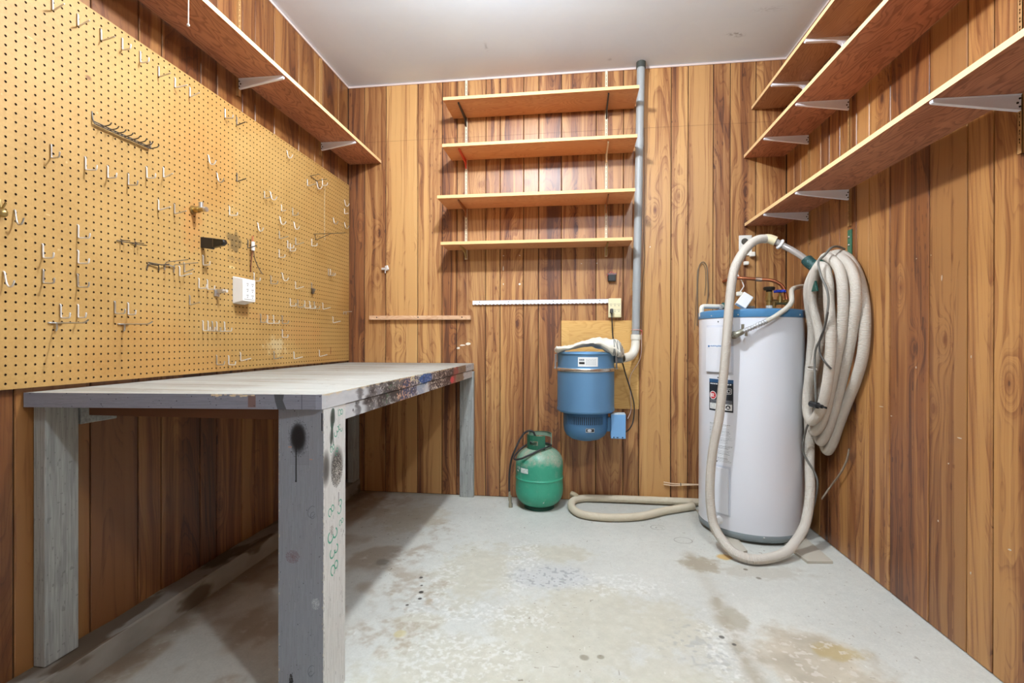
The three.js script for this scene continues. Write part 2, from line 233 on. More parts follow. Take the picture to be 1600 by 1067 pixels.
// concrete curb along the foot of the left wall
{
  const t = dataTex(256, 1024, (u, v, c) => { const n = fbm(u * 5, v * 40, 4), k = sm(0.48, 0.6, fbm(u * 3 + 8, v * 22, 4)); c[0] = mix(126 + n * 30, 84, k * 0.8); c[1] = mix(120 + n * 30, 66, k * 0.8); c[2] = mix(110 + n * 30, 48, k * 0.8); });
  const nz = 60, sh = [[0, 0], [0.096, 0], [0.092, 0.078], [0.086, 0.084], [0, 0.086]], pos = [], idx = [], uv = [];
  for (let i = 0; i <= nz; i++) { const z = 0.0 + D * i / nz; sh.forEach(([x, y], j) => { const q = j === 0 ? 0 : (vn(i * 1.7, j * 5) - 0.5); pos.push(j === 4 ? 0 : x + q * 0.006, Math.max(0, y + (j > 1 ? q * 0.006 : 0)), z); uv.push(j / 4, z / 4.75); }); }
  for (let i = 0; i < nz; i++) for (let j = 0; j < 4; j++) { const a = i * 5 + j, b = a + 1, d = a + 5, e = a + 6; idx.push(a, d, b, b, d, e); }
  const g = new THREE.BufferGeometry(); g.setAttribute('position', new THREE.Float32BufferAttribute(pos, 3)); g.setAttribute('uv', new THREE.Float32BufferAttribute(uv, 2)); g.setIndex(idx); const f = g.toNonIndexed(); f.computeVertexNormals();
  struct('curb_left', f, new THREE.MeshStandardMaterial({ map: t, roughness: 0.9 }));
}
// paint flecks on the back wall and scuffs on the right wall belong to the walls: small raised chips of paint
{
  const m = M(232, 226, 212, 0.7), m2 = M(196, 182, 164, 0.8), b = scene.getObjectByName('wall_back'), r = scene.getObjectByName('wall_right');
  const chip = (w, h) => { const s = []; for (let i = 0; i < 7; i++) { const a = i / 7 * 6.283, k = rr(0.6, 1); s.push([Math.cos(a) * w * k, Math.sin(a) * h * k]); } return extrude(s, 0.0012); };
  for (const [x, y, w, h] of [[1.1, 1.622, 0.006, 0.004], [1.21, 1.622, 0.006, 0.004], [1.1, 1.535, 0.004, 0.02], [1.1, 1.43, 0.003, 0.008], [1.21, 1.43, 0.011, 0.009], [2.06, 1.66, 0.004, 0.005], [0.82, 1.02, 0.025, 0.006], [0.86, 1.03, 0.02, 0.012], [0.79, 1.0, 0.014, 0.01], [1.62, 1.56, 0.005, 0.004], [1.72, 1.56, 0.004, 0.004]]) { const c = mesh('paint_fleck', chip(w, h), m, b); c.position.set(x, y, 0); }
  for (const [z, y, w, h] of [[1.335, 1.28, 0.004, 0.022], [1.2, 1.37, 0.004, 0.004], [1.28, 1.37, 0.003, 0.004], [0.98, 0.77, 0.03, 0.004], [1.42, 0.72, 0.02, 0.004], [1.05, 0.74, 0.012, 0.005], [1.32, 0.4, 0.005, 0.008], [1.47, 0.28, 0.006, 0.01], [1.62, 0.42, 0.014, 0.005], [1.37, 0.62, 0.006, 0.006], [1.47, 1.0, 0.003, 0.01], [1.2, 0.95, 0.004, 0.012]]) { const c = mesh('paint_fleck', chip(w * 0.6, h * 0.6), m2, r); c.position.set(z, y, 0); }
}
// the lamps: porcelain holders on the ceiling with bare frosted bulbs (outside the frame)
LAMPS.forEach((L, i) => {
  const t = thing('ceiling_lamp', i ? 'bare frosted bulb on the ceiling behind the camera' : 'bare frosted bulb in a porcelain holder over the middle of the room', 'lamp', [L.x, L.y, L.z]), h = H - L.y;
  mesh('lamp_holder', lathe([[0, h], [0.06, h], [0.058, h - 0.012], [0.03, h - 0.022], [0.024, 0.05], [0, 0.05]], 28), whitePl, t);
  const bulb = mesh('bulb', lathe([[0, -0.045], [0.025, -0.038], [0.042, -0.02], [0.046, 0], [0.04, 0.022], [0.025, 0.042], [0.018, 0.058], [0, 0.058]], 28), new THREE.MeshStandardMaterial({ color: 0xffffff, emissive: L.color, emissiveIntensity: 8, roughness: 0.4 }), t);
  bulb.castShadow = false;
  const l = new THREE.PointLight(L.color, L.candela, 0, 2); l.castShadow = true; l.shadow.radius = 2.6; l.shadow.mapSize.set(2048, 2048); l.name = 'bulb_light'; t.add(l);
});

// ------------------------------------------------------------------ pegboard
{
  const t = thing('pegboard', 'tan perforated hardboard pegboard covering the left wall above the bench', 'pegboard');
  const z0 = 0.018, z1 = 2.456, y0 = 0.9118, y1 = 2.131, xf = 0.016, xb = 0.0105, P = 0.0254, r = 0.0036, N = 8, pos = [], nor = [], uv = [];
  const V3 = (x, y, z, nx, ny, nz) => { pos.push(x, y, z); nor.push(nx, ny, nz); uv.push(z / 2.44, y / 2.44); };
  const zh = [], yh = []; for (let z = 0.0342; z < z1 - 0.006; z += P) zh.push(z); for (let y = 0.928; y < y1 - 0.006; y += P) yh.push(y);
  const rims = [], sq = [[1, 0], [1, 1], [0, 1], [-1, 1], [-1, 0], [-1, -1], [0, -1], [1, -1]];
  zh.forEach((hz, i) => yh.forEach((hy, j) => {
    const a = i ? P / 2 : hz - z0, b = i < zh.length - 1 ? P / 2 : z1 - hz, c = j ? P / 2 : hy - y0, d = j < yh.length - 1 ? P / 2 : y1 - hy;
    for (let k = 0; k < N; k++) {
      const q = (m) => { const [s, w] = sq[m % 8], an = m / N * 2 * Math.PI; return { oz: hz + (s > 0 ? b : s < 0 ? -a : 0), oy: hy + (w > 0 ? d : w < 0 ? -c : 0), iz: hz + r * Math.cos(an), iy: hy + r * Math.sin(an), nz: -Math.cos(an), ny: -Math.sin(an) }; }, A = q(k), B = q(k + 1);
      for (const [y, z] of [[A.oy, A.oz], [A.iy, A.iz], [B.oy, B.oz], [B.oy, B.oz], [A.iy, A.iz], [B.iy, B.iz]]) V3(xf, y, z, 1, 0, 0);
      rims.push(A, B);
    }
  }));
  const nFace = pos.length / 3; for (let i = 0; i < rims.length; i += 2) { const A = rims[i], B = rims[i + 1]; for (const [x, h] of [[xf, A], [xb, A], [xb, B], [xf, A], [xb, B], [xf, B]]) V3(x, h.iy, h.iz, 0, h.ny, h.nz); }
  const g = new THREE.BufferGeometry(); g.setAttribute('position', new THREE.Float32BufferAttribute(pos, 3)); g.setAttribute('normal', new THREE.Float32BufferAttribute(nor, 3)); g.setAttribute('uv', new THREE.Float32BufferAttribute(uv, 2));
  const tex = dataTex(1024, 1024, (u, v, c) => {
    const z = u * 2.44, y = v * 2.44, n = (fbm(z * 5, y * 5, 5) - 0.5) * 22 + (vn(z * 300, y * 300) - 0.5) * 10, o = sm(0.48, 0.75, fbm(z * 2.2 + 30, y * 2.2 + 3, 4)) * 0.5; let R = 173 + n, G = mix(135, 122, o) + n, B = mix(76, 60, o) + n * 0.9;
    const put = (a, r, gg, b) => { R = mix(R, r, a); G = mix(G, gg, a); B = mix(B, b, a); }, rag = (fbm(z * 40, y * 40, 3) - 0.5), e = (a, b, s, w, k = 0.7) => sm(1.1, 0.5, Math.hypot((z - a) / s, (y - b) / w) + rag * k);
    put(e(1.187, 1.497, 0.055, 0.045, 1.6) * 0.75, 96, 76, 44); put(e(1.19, 1.425, 0.05, 0.012, 2) * 0.4, 110, 88, 56); put(e(0.85, 1.02, 0.11, 0.045, 1.6) * 0.55, 214, 200, 164); put(e(1.2, 1.385, 0.02, 0.008, 1.5) * 0.6, 232, 214, 160); put(e(1.44, 1.52, 0.06, 0.12, 1.4) * 0.35, 186, 120, 60);
    put(e(1.88, 1.9, 0.012, 0.009) * 0.8, 110, 70, 36); put(e(0.6, 1.1, 0.2, 0.08, 1.8) * 0.25, 188, 130, 76); put(e(1.0, 1.17, 0.12, 0.03, 2) * 0.2, 170, 110, 60); put(sm(0.975, 0.99, vn(z * 40, y * 40 + 90)) * 0.4, 220, 200, 160);
    c[0] = R; c[1] = G; c[2] = B;
  });
  const pm = new THREE.MeshStandardMaterial({ map: tex, roughness: 0.6 });
  g.addGroup(0, nFace, 0); g.addGroup(nFace, pos.length / 3 - nFace, 1);   // hole walls coloured dark, standing in for the shade inside them
  mesh('board', g, [pm, M(58, 38, 22, 0.9)], t);
  const em = M(206, 160, 100, 0.7);
  mesh('edge', join([box2(xb, xf - 0.0002, y0, y0 + 0.0006, z0, z1), box2(xb, xf - 0.0002, y1 - 0.0006, y1, z0, z1), box2(xb, xf - 0.0002, y0, y1, z0, z0 + 0.0006)]), em, t);
  mesh('spacer', box2(0.0005, xb, 1.5, 1.54, z0 + 0.0, z1), M(120, 80, 50), t); mesh('spacer', box2(0.0005, xb, y1 - 0.05, y1 - 0.01, z0, z1), M(120, 80, 50), t); mesh('spacer', box2(0.0005, xb, y0 + 0.035, y0 + 0.06, z0, z1), M(120, 80, 50), t);
}
// peg hooks: local x out of the board, y up, origin at the foot of the shank
const R0 = 0.0025;
const hookGeo = {
  S: bent([[-0.009, 0.042, 0], [0.0032, 0.042, 0], [0.0032, 0.001, 0], [0.05, 0.013, 0]], R0, 0.005),
  J: bent([[-0.009, 0.042, 0], [0.0032, 0.042, 0], [0.0032, 0, 0], [0.037, 0.0, 0], [0.039, 0.014, 0]], R0, 0.005),
  C: tube([[-0.008, 0.044, 0], [0.002, 0.042, 0], [0.006, 0.026, 0], [0.011, 0.008, 0], [0.018, 0.001, 0], [0.028, 0.002, 0], [0.035, 0.012, 0], [0.037, 0.018, 0]], R0, 28, 6),
  B: bent([[-0.009, 0.036, 0], [0.0032, 0.036, 0], [0.0032, 0, 0], [0.03, 0.004, 0]], R0, 0.005),
};
hookGeo.S2 = join([hookGeo.S, ball(R0, 0.05, 0.013, 0, 6)]); hookGeo.J2 = join([hookGeo.J, ball(R0, 0.039, 0.014, 0, 6)]);
const HOOKS = [
  [1.994, 2.043, 'S', 'straight steel peg hook, leftmost in the row along the pegboard top edge'],
  [1.918, 2.043, 'S', 'straight steel peg hook, second from left in the row along the pegboard top edge'],
  [1.841, 2.044, 'S', 'straight steel peg hook, third from left in the row along the pegboard top edge'],
  [1.763, 2.060, 'J', 'upturned steel peg hook, fourth from left in the row along the pegboard top edge'],
  [1.691, 2.056, 'J', 'upturned steel peg hook, fifth from left in the row along the pegboard top edge'],
  [1.612, 2.045, 'S', 'straight steel peg hook, sixth from left in the row along the pegboard top edge'],
  [1.536, 2.043, 'S', 'straight steel peg hook, seventh from left in the row along the pegboard top edge'],
  [1.459, 2.043, 'S', 'straight steel peg hook, rightmost in the row along the pegboard top edge'],
  [1.998, 1.598, 'J', 'upturned steel peg hook, leftmost in the row under the long prong rack'],
  [1.894, 1.599, 'J', 'upturned steel peg hook, second from left in the row under the long prong rack'],
  [1.817, 1.597, 'J', 'upturned steel peg hook, third from left in the row under the long prong rack'],
  [1.740, 1.597, 'J', 'upturned steel peg hook, fourth from left in the row under the long prong rack'],
  [1.664, 1.647, 'J', 'upturned steel peg hook, fifth from left in the row under the long prong rack'],
  [1.589, 1.671, 'S', 'straight steel peg hook, rightmost in the row under the long prong rack'],
  [1.255, 2.050, 'J', 'upturned steel peg hook, left of two below the left wall shelf bracket'],
  [1.177, 2.049, 'S', 'straight steel peg hook, right of two below the left wall shelf bracket'],
  [1.357, 1.804, 'C', 'curved steel peg hook, leftmost of the trio above the black tapered tool'],
  [1.305, 1.744, 'C', 'curved steel peg hook, second from left of the trio above the black tapered tool'],
  [1.176, 1.788, 'S', 'straight steel peg hook, rightmost of the trio above the black tapered tool'],
  [0.773, 2.045, 'C', 'curved steel peg hook, alone under the far half of the left shelf'],
  [0.565, 1.956, 'S', 'straight steel peg hook, leftmost below the thin wire rack in the top corner'],
  [0.460, 1.973, 'C', 'curved steel peg hook, second from left below the thin wire rack in the top corner'],
  [0.391, 2.015, 'J', 'upturned steel peg hook, rightmost below the thin wire rack in the top corner'],
  [2.096, 1.374, 'C', 'curved steel peg hook, upper of two at the left picture edge'],
  [2.121, 1.197, 'C', 'curved steel peg hook, lower of two at the left picture edge'],
  [2.022, 1.294, 'J', 'upturned steel peg hook, upper of the stacked pair left of the three-hook column'],
  [2.022, 1.219, 'J', 'upturned steel peg hook, lower of the stacked pair left of the three-hook column'],
  [1.918, 1.375, 'J', 'upturned steel peg hook, top in the near column of three'],
  [1.918, 1.294, 'J', 'upturned steel peg hook, middle in the near column of three'],
  [1.918, 1.219, 'J', 'upturned steel peg hook, bottom in the near column of three'],
  [1.970, 1.119, 'J', 'upturned steel peg hook, left of two above the nearest long single peg'],
  [1.917, 1.122, 'J', 'upturned steel peg hook, right of two above the nearest long single peg'],
  [1.791, 1.142, 'J', 'upturned steel peg hook, left of two above the second long single peg'],
  [1.739, 1.141, 'J', 'upturned steel peg hook, right of two above the second long single peg'],
  [1.613, 1.541, 'S', 'straight steel peg hook, left of the pair left of the brass fitting'],
  [1.537, 1.546, 'S', 'straight steel peg hook, right of the pair left of the brass fitting'],
  [1.226, 1.620, 'J', 'upturned steel peg hook, right of the brass fitting and above the black tapered tool'],
  [1.022, 1.591, 'C', 'curved steel peg hook, up and right of the white cable connector'],
  [1.097, 1.493, 'S', 'straight steel peg hook, touching the white cable connector'],
  [1.385, 1.369, 'J', 'upturned steel peg hook, directly under the black tapered tool'],
  [1.512, 1.304, 'S', 'straight steel peg hook, left of the pair under the long twin-wire rack'],
  [1.486, 1.323, 'S', 'straight steel peg hook, right of the pair under the long twin-wire rack'],
  [1.410, 1.269, 'J', 'upturned steel peg hook, left of two up and left of the silver bracket'],
  [1.360, 1.269, 'J', 'upturned steel peg hook, right of two up and left of the silver bracket'],
  [1.459, 1.193, 'S', 'straight steel peg hook, alone down and left of the small silver bracket'],
  [1.385, 1.092, 'J', 'upturned steel peg hook, leftmost of five in a row below the outlet box'],
  [1.357, 1.092, 'J', 'upturned steel peg hook, second from left of five in a row below the outlet box'],
  [1.331, 1.091, 'J', 'upturned steel peg hook, third from left of five in a row below the outlet box'],
  [1.305, 1.091, 'J', 'upturned steel peg hook, fourth from left of five in a row below the outlet box'],
  [1.257, 1.092, 'J', 'upturned steel peg hook, rightmost of five in a row below the outlet box'],
  [1.306, 0.944, 'J', 'upturned steel peg hook, leftmost of three low on the board nearest us'],
  [1.229, 0.940, 'J', 'upturned steel peg hook, second from left of three low on the board nearest us'],
  [1.149, 0.953, 'S', 'straight steel peg hook, rightmost of three low on the board nearest us'],
  [0.887, 0.952, 'S', 'straight steel peg hook, leftmost of three beneath the pale smear'],
  [0.703, 0.946, 'S', 'straight steel peg hook, second from left of three beneath the pale smear'],
  [0.426, 0.951, 'S', 'straight steel peg hook, rightmost of three beneath the pale smear'],
  [0.998, 1.141, 'J', 'upturned steel peg hook, leftmost of four in a row above the pale smear'],
  [0.944, 1.138, 'J', 'upturned steel peg hook, second from left of four in a row above the pale smear'],
  [0.892, 1.140, 'J', 'upturned steel peg hook, third from left of four in a row above the pale smear'],
  [0.815, 1.142, 'J', 'upturned steel peg hook, rightmost of four in a row above the pale smear'],
  [0.813, 1.067, 'J', 'upturned steel peg hook, alone at the top of the pale smear'],
  [0.739, 1.241, 'J', 'upturned steel peg hook, leftmost of six in a row beyond the outlet box'],
  [0.665, 1.240, 'J', 'upturned steel peg hook, second from left of six in a row beyond the outlet box'],
  [0.591, 1.240, 'J', 'upturned steel peg hook, third from left of six in a row beyond the outlet box'],
  [0.537, 1.241, 'J', 'upturned steel peg hook, fourth from left of six in a row beyond the outlet box'],
  [0.486, 1.243, 'J', 'upturned steel peg hook, fifth from left of six in a row beyond the outlet box'],
  [0.384, 1.244, 'S', 'straight steel peg hook, rightmost of six in a row beyond the outlet box'],
  [1.051, 1.341, 'J', 'upturned steel peg hook, leftmost of three up and right of the outlet box'],
  [0.916, 1.344, 'J', 'upturned steel peg hook, second from left of three up and right of the outlet box'],
  [0.817, 1.371, 'C', 'curved steel peg hook, rightmost of three up and right of the outlet box'],
  [0.688, 1.340, 'S', 'straight steel peg hook, left of the dark clip'],
  [0.315, 1.466, 'J', 'upturned steel peg hook, left of the close pair near the far board edge'],
  [0.288, 1.468, 'J', 'upturned steel peg hook, right of the close pair near the far board edge'],
  [0.254, 1.164, 'S', 'straight steel peg hook, alone below the close pair near the far edge'],
  [0.970, 1.771, 'B', 'short steel peg hook, left of two beneath the far left-shelf bracket'],
  [0.922, 1.776, 'C', 'curved steel peg hook, right of two beneath the far left-shelf bracket'],
  [0.822, 1.743, 'B', 'short steel peg hook, left of the two just below that bracket pair'],
  [0.716, 1.747, 'J', 'upturned steel peg hook, right of the two just below that bracket pair'],
  [0.839, 1.668, 'C', 'curved steel peg hook, left of the curved pair in the middle of the far cluster'],
  [0.704, 1.671, 'C', 'curved steel peg hook, right of the curved pair in the middle of the far cluster'],
  [0.843, 1.591, 'S', 'straight steel peg hook, leftmost in the lower part of the far cluster'],
  [0.766, 1.556, 'J', 'upturned steel peg hook, second from left in the lower part of the far cluster'],
  [0.741, 1.544, 'J', 'upturned steel peg hook, third from left in the lower part of the far cluster'],
  [0.688, 1.588, 'S', 'straight steel peg hook, rightmost in the lower part of the far cluster'],
  [0.843, 1.492, 'J', 'upturned steel peg hook, at the bottom of the far cluster'],
  [0.517, 1.615, 'J', 'upturned steel peg hook, below the foot of the triangular wire bracket'],
  [0.251, 1.807, 'C', 'curved steel peg hook, above the arm of the triangular wire bracket'],
  [0.094, 1.966, 'C', 'curved steel peg hook, top in the short column at the far board edge'],
  [0.094, 1.914, 'B', 'short steel peg hook, middle in the short column at the far board edge'],
  [0.094, 1.814, 'C', 'curved steel peg hook, bottom in the short column at the far board edge'],

];
const zinc = M(226, 222, 216, 0.3, { metalness: 0.35 }), hookMats = [zinc, zinc, steel];
HOOKS.forEach(([z, y, k, label], i) => {
  const g = k === 'S' ? hookGeo.S2 : k === 'J' ? hookGeo.J2 : hookGeo[k], dark = /second of the pair|touching|right of two below the left|rightmost of the trio/.test(label);
  const m = mesh('peg_hook', g, dark ? darkSteel : hookMats[i % 3], null); m.position.set(0.0165, y - 0.001, z); m.rotation.y = (rnd() - 0.5) * 0.35; m.rotation.x = (rnd() - 0.5) * 0.06;
  tag(m, label, 'hook', 'steel hooks on the pegboard');
});
// ------------------------------------------------------------------ other things on the pegboard (x out of the board)
{
  const wire = (list, r) => join(list.map((p) => bent(p, r, 0.004)));
  let o = thing('prong_rack', 'long dark rack of eight short prongs high on the near pegboard', 'tool rack', [0.0165, 1.757, 1.87]);
  mesh('rail', wire([[[0, 0.04, 0], [0.003, 0.012, 0], [0.01, 0, 0], [0.01, 0, -0.215], [0.004, 0.03, -0.222], [-0.006, 0.034, -0.222]], [[0.01, 0.006, 0], [0.01, 0.006, -0.215]]], 0.0022), darkSteel, o);
  for (let i = 0; i < 8; i++) mesh('prong', bent([[0.01, 0.0, -0.025 - i * 0.027], [0.04, 0.004, -0.025 - i * 0.027], [0.046, 0.012, -0.025 - i * 0.027]], 0.0019, 0.005), darkSteel, o);
  for (const [z, y, L, label] of [[1.985, 1.098, 0.112, 'long single steel peg with a bent tip, nearest the bench front corner'], [1.757, 1.102, 0.112, 'long single steel peg with a bent tip, the second along the board']]) {
    o = thing('long_peg', label, 'peg', [0.0165, y, z], 0, 'long single pegs low on the pegboard');
    mesh('arm', bent([[0.002, 0.004, 0], [L - 0.012, 0.004, 0], [L + 0.002, 0.013, 0]], 0.0026, 0.006), steel, o);
    mesh('base', join([bent([[-0.006, 0.004, 0.02], [0.004, 0.004, 0.02], [0.004, 0.004, -0.02], [-0.006, 0.004, -0.02]], 0.0026, 0.005), bent([[0.006, 0.004, 0], [0.006, -0.014, 0], [0.002, -0.02, 0]], 0.0026)]), steel, o);
  }
  for (const [z, y, label] of [[1.766, 1.393, 'small dark wire clip, left of the two under the near hook column'], [1.711, 1.395, 'small dark wire clip, right of the two on the near pegboard']]) {
    o = thing('wire_clip', label, 'clip', [0.0165, y, z], 0, 'small wire clips on the pegboard');
    mesh('wire', wire([[[-0.004, 0.008, 0], [0.004, 0.008, 0], [0.004, -0.008, 0]], [[0.003, 0, 0.018], [0.006, 0, -0.012], [0.034, -0.003, -0.016]], [[0.005, 0.004, 0], [0.036, 0.001, 0.0]]], 0.0018), darkSteel, o);
  }
  o = thing('twin_wire_rack', 'long twin-wire rack of dark and bright rods left of the black tapered tool', 'tool rack', [0.0165, 1.332, 1.66]);
  mesh('near_frame', wire([[[0.003, -0.022, 0.004], [0.006, 0, 0], [0.006, 0, -0.045], [0.003, -0.02, -0.05]], [[0.006, 0.005, 0], [0.014, 0.003, -0.05], [0.01, 0.012, -0.09]]], 0.0022), darkSteel, o);
  mesh('far_frame', wire([[[0.003, -0.012, -0.075], [0.006, 0.018, -0.078], [0.1, 0.026, -0.078]], [[0.003, -0.016, -0.12], [0.006, 0.014, -0.118], [0.1, 0.022, -0.128]], [[0.006, 0.01, -0.075], [0.006, 0.006, -0.12]]], 0.0022), steel, o);
  o = thing('thin_wire_rack', 'thin two-rod wire rack high near the corner on the pegboard', 'tool rack', [0.0165, 2.027, 0.53]);
  mesh('wire', wire([[[-0.005, 0, 0], [0.06, 0.009, 0]], [[-0.005, -0.006, -0.07], [0.07, 0.002, -0.07]], [[0.004, 0, 0], [0.004, -0.006, -0.075], [0.006, -0.05, -0.1]]], 0.0018), darkSteel, o);
  o = thing('shelf_wire', 'triangular dark wire bracket pointing out near the far board edge', 'bracket', [0.0165, 1.69, 0.485]);
  mesh('wire', wire([[[-0.005, 0.003, 0], [0.2, 0.004, 0]], [[-0.005, -0.028, -0.016], [0.006, -0.03, -0.016], [0.105, 0.002, -0.002]], [[0.004, 0.003, 0], [0.006, -0.03, -0.016]]], 0.002), darkSteel, o);
  o = thing('long_peg', 'short-legged twin peg reaching past the far edge of the board', 'peg', [0.0165, 1.243, 0.092]);
  mesh('wire', wire([[[-0.006, 0.002, 0.012], [0.006, 0.002, 0.012], [0.056, 0.005, 0.0]], [[0.004, 0.002, 0.014], [0.004, -0.014, 0.014]], [[0.004, 0.002, -0.02], [0.004, -0.014, -0.02]], [[0.004, 0.002, 0.014], [0.004, 0.002, -0.02]]], 0.0022), steel, o);
  o = thing('string', 'pale string hanging down the far end of the pegboard', 'string', [0.0175, 1.68, 0.362]); mesh('cord', tube([[0.004, 0.34, 0.002], [0.001, 0.26, 0], [0.002, 0.12, 0.003], [0.001, 0, -0.002]], 0.0014, 24, 5), M(222, 206, 168, 0.8), o);
  o = thing('single_pin', 'thin reddish pin standing near the board lower far corner', 'pin', [0.0165, 0.962, 0.283]); mesh('pin', bent([[-0.006, 0.045, 0], [0.003, 0.045, 0], [0.003, 0, 0]], 0.0018), M(150, 90, 50, 0.5), o);
  o = thing('dark_clip', 'dark fat spring clip hung on the right half of the board', 'clip', [0.0165, 1.345, 0.517]);
  mesh('hook', bent([[-0.006, 0.05, 0], [0.004, 0.05, 0], [0.004, 0, 0], [0.03, 0.008, 0]], 0.0022), steel, o); mesh('jaw', join([rbox(0.014, 0.034, 0.016, 0.005, 0.012, 0.0, 0), rbox(0.008, 0.02, 0.024, 0.003, 0.014, 0.006, 0)]), darkSteel, o);
  o = thing('brass_fitting', 'brass and chrome pipe fitting mounted over a rusty stain', 'fitting', [0.0165, 1.588, 1.44]);
  const xc = (g, x, y, z) => { g.rotateZ(Math.PI / 2); g.translate(x, y, z); return g; };
  mesh('flange', xc(cyl(0.018, 0.018, 0.005, 20), 0.0025, 0, 0), brass, o); mesh('stem', xc(cyl(0.009, 0.009, 0.05, 16), 0.028, 0, 0), brass, o);
  mesh('nut', xc(cyl(0.014, 0.014, 0.014, 6), 0.022, 0, 0), brass, o); mesh('elbow', join([cyl(0.009, 0.009, 0.034, 14, 0.034, 0.014, -0.004), xc(cyl(0.01, 0.01, 0.012, 14), 0.058, 0, 0)]), steel, o);
  o = thing('black_tool', 'black tapered tool with glossy tip sticking out of the pegboard', 'tool', [0.0165, 1.463, 1.389]);
  mesh('sheath', (() => { const g = extrude([[0, -0.02], [0.05, -0.027], [0.062, -0.012], [0.062, 0.014], [0.0, 0.021]], 0.012, [], 0.002); g.translate(0, 0, -0.006); return g; })(), blackPl, o);
  mesh('handle', (() => { const g = extrude([[0.06, -0.02], [0.098, -0.012], [0.108, -0.003], [0.104, 0.007], [0.06, 0.012]], 0.016, [], 0.003); g.translate(0, 0, -0.008); return g; })(), M(16, 16, 18, 0.25), o);
  mesh('ferrule', rbox(0.006, 0.036, 0.02, 0.002, 0.058, -0.004, 0), darkSteel, o);
  o = thing('cable_pigtail', 'white cable connector with two loose wire tails by a hook', 'cable', [0.0165, 1.5, 1.08]);
  mesh('connector', rbox(0.012, 0.044, 0.014, 0.003, 0.018, 0.006, 0), whitePl, o); mesh('plug_tip', cyl(0.004, 0.004, 0.03, 8, 0.016, 0.04, 0), M(176, 100, 60), o);
  mesh('wire_tail', tube([[0.018, -0.014, 0.003], [0.012, -0.06, 0.004], [0.006, -0.1, 0.0], [0.005, -0.118, -0.003]], 0.0026, 20, 6), M(110, 56, 34), o);
  mesh('wire_tail', tube([[0.018, -0.014, -0.003], [0.022, -0.05, -0.006], [0.03, -0.09, -0.02], [0.046, -0.126, -0.03]], 0.0022, 20, 6), M(80, 60, 44), o);
  o = thing('silver_bracket', 'small silver bolted bracket left of the white outlet box', 'bracket', [0.0165, 1.262, 1.306]);
  mesh('plate', join([rbox(0.006, 0.03, 0.03, 0.002, 0.004, -0.004, 0), rbox(0.036, 0.018, 0.012, 0.003, 0.02, 0.004, 0.0)]), steel, o); mesh('bolt', xc(cyl(0.007, 0.007, 0.018, 10), 0.044, 0.004, 0.0), zinc, o);
  o = thing('outlet_box', 'white surface-mounted six-socket outlet box on the pegboard', 'outlet', [0.0165, 1.283, 1.155]);
  mesh('housing', (() => { const g = extrude([[0, -0.06], [0.05, -0.048], [0.05, 0.05], [0.0, 0.06]], 0.082, [], 0.003); g.translate(0, 0, -0.041); return g; })(), whitePl, o);
  mesh('face', rbox(0.004, 0.086, 0.074, 0.0015, 0.0535, 0.001, 0), M(242, 240, 236, 0.35), o);
  for (const sy of [-1, 0, 1]) for (const sz of [-1, 1]) mesh('socket', join([box(0.001, 0.008, 0.002, 0.0557, sy * 0.027 + 0.003, sz * 0.018 - 0.004), box(0.001, 0.007, 0.002, 0.0557, sy * 0.027 + 0.003, sz * 0.018 + 0.004), box(0.001, 0.004, 0.004, 0.0557, sy * 0.027 - 0.006, sz * 0.018)]), holeM, o);
  o = thing('brass_clip', 'brass clip at the left picture edge of the pegboard', 'clip', [0.0165, 1.405, 2.135]); mesh('clip', join([ball(0.012, 0.014, -0.008, 0, 10), bent([[-0.004, 0.03, 0], [0.006, 0.03, 0], [0.01, 0, 0], [0.024, 0.02, 0]], 0.003)]), brass, o);
}

// ------------------------------------------------------------------ shelving
// bracket prototype: top at y = 0, runs along +z from the wall
function bracketGeo(L, hWall, hTip, t) {
  const r = hTip / 2, s = [[0.012, 0], [L - r, 0]]; for (let i = 1; i < 6; i++) { const a = Math.PI / 2 - i / 6 * Math.PI; s.push([L - r + r * Math.cos(a), -r + r * Math.sin(a)]); }
  s.push([L - r, -hTip], [0.012, -hWall]);
  const g = extrude(s, t, [], 0.0008), f = extrude([[0.012, 0], [L - r, 0], [L - r, -0.002], [0.012, -0.002]], t + 0.008);
  for (const [q, dz] of [[g, t / 2], [f, t / 2 + 0.004]]) { q.translate(0, 0, -dz); q.rotateY(-Math.PI / 2); }
  return join([g, f]);
}
function archGeo(L, t) {
  const s = [[0.012, 0], [L, 0], [L + 0.004, -0.006], [L, -0.012], [0.085, -0.016], [0.06, -0.021], [0.042, -0.033], [0.03, -0.06], [0.012, -0.066]], g = extrude(s, t, [], 0.001); g.translate(0, 0, -t / 2); g.rotateY(-Math.PI / 2); return g;
}
function bracket(label, group, mat, pos, ry, geo, hWall, screws = true) {
  const o = thing('shelf_bracket', label, 'bracket', pos, ry, group); mesh('arm', geo, mat, o);
  if (screws) { for (const sx of [-1, 1]) { const g = join([cyl(0.0032, 0.0032, 0.002, 8).rotateZ(Math.PI / 2).translate(sx * 0.0078, -0.026, 0.022), cyl(0.0028, 0.0028, 0.002, 8).rotateZ(Math.PI / 2).translate(sx * 0.0078, -0.013, 0.016), cyl(0.0028, 0.0028, 0.002, 8).rotateZ(Math.PI / 2).translate(sx * 0.0078, -0.037, 0.016)]); mesh('rivet', g, holeM, o); } }
  return o;
}
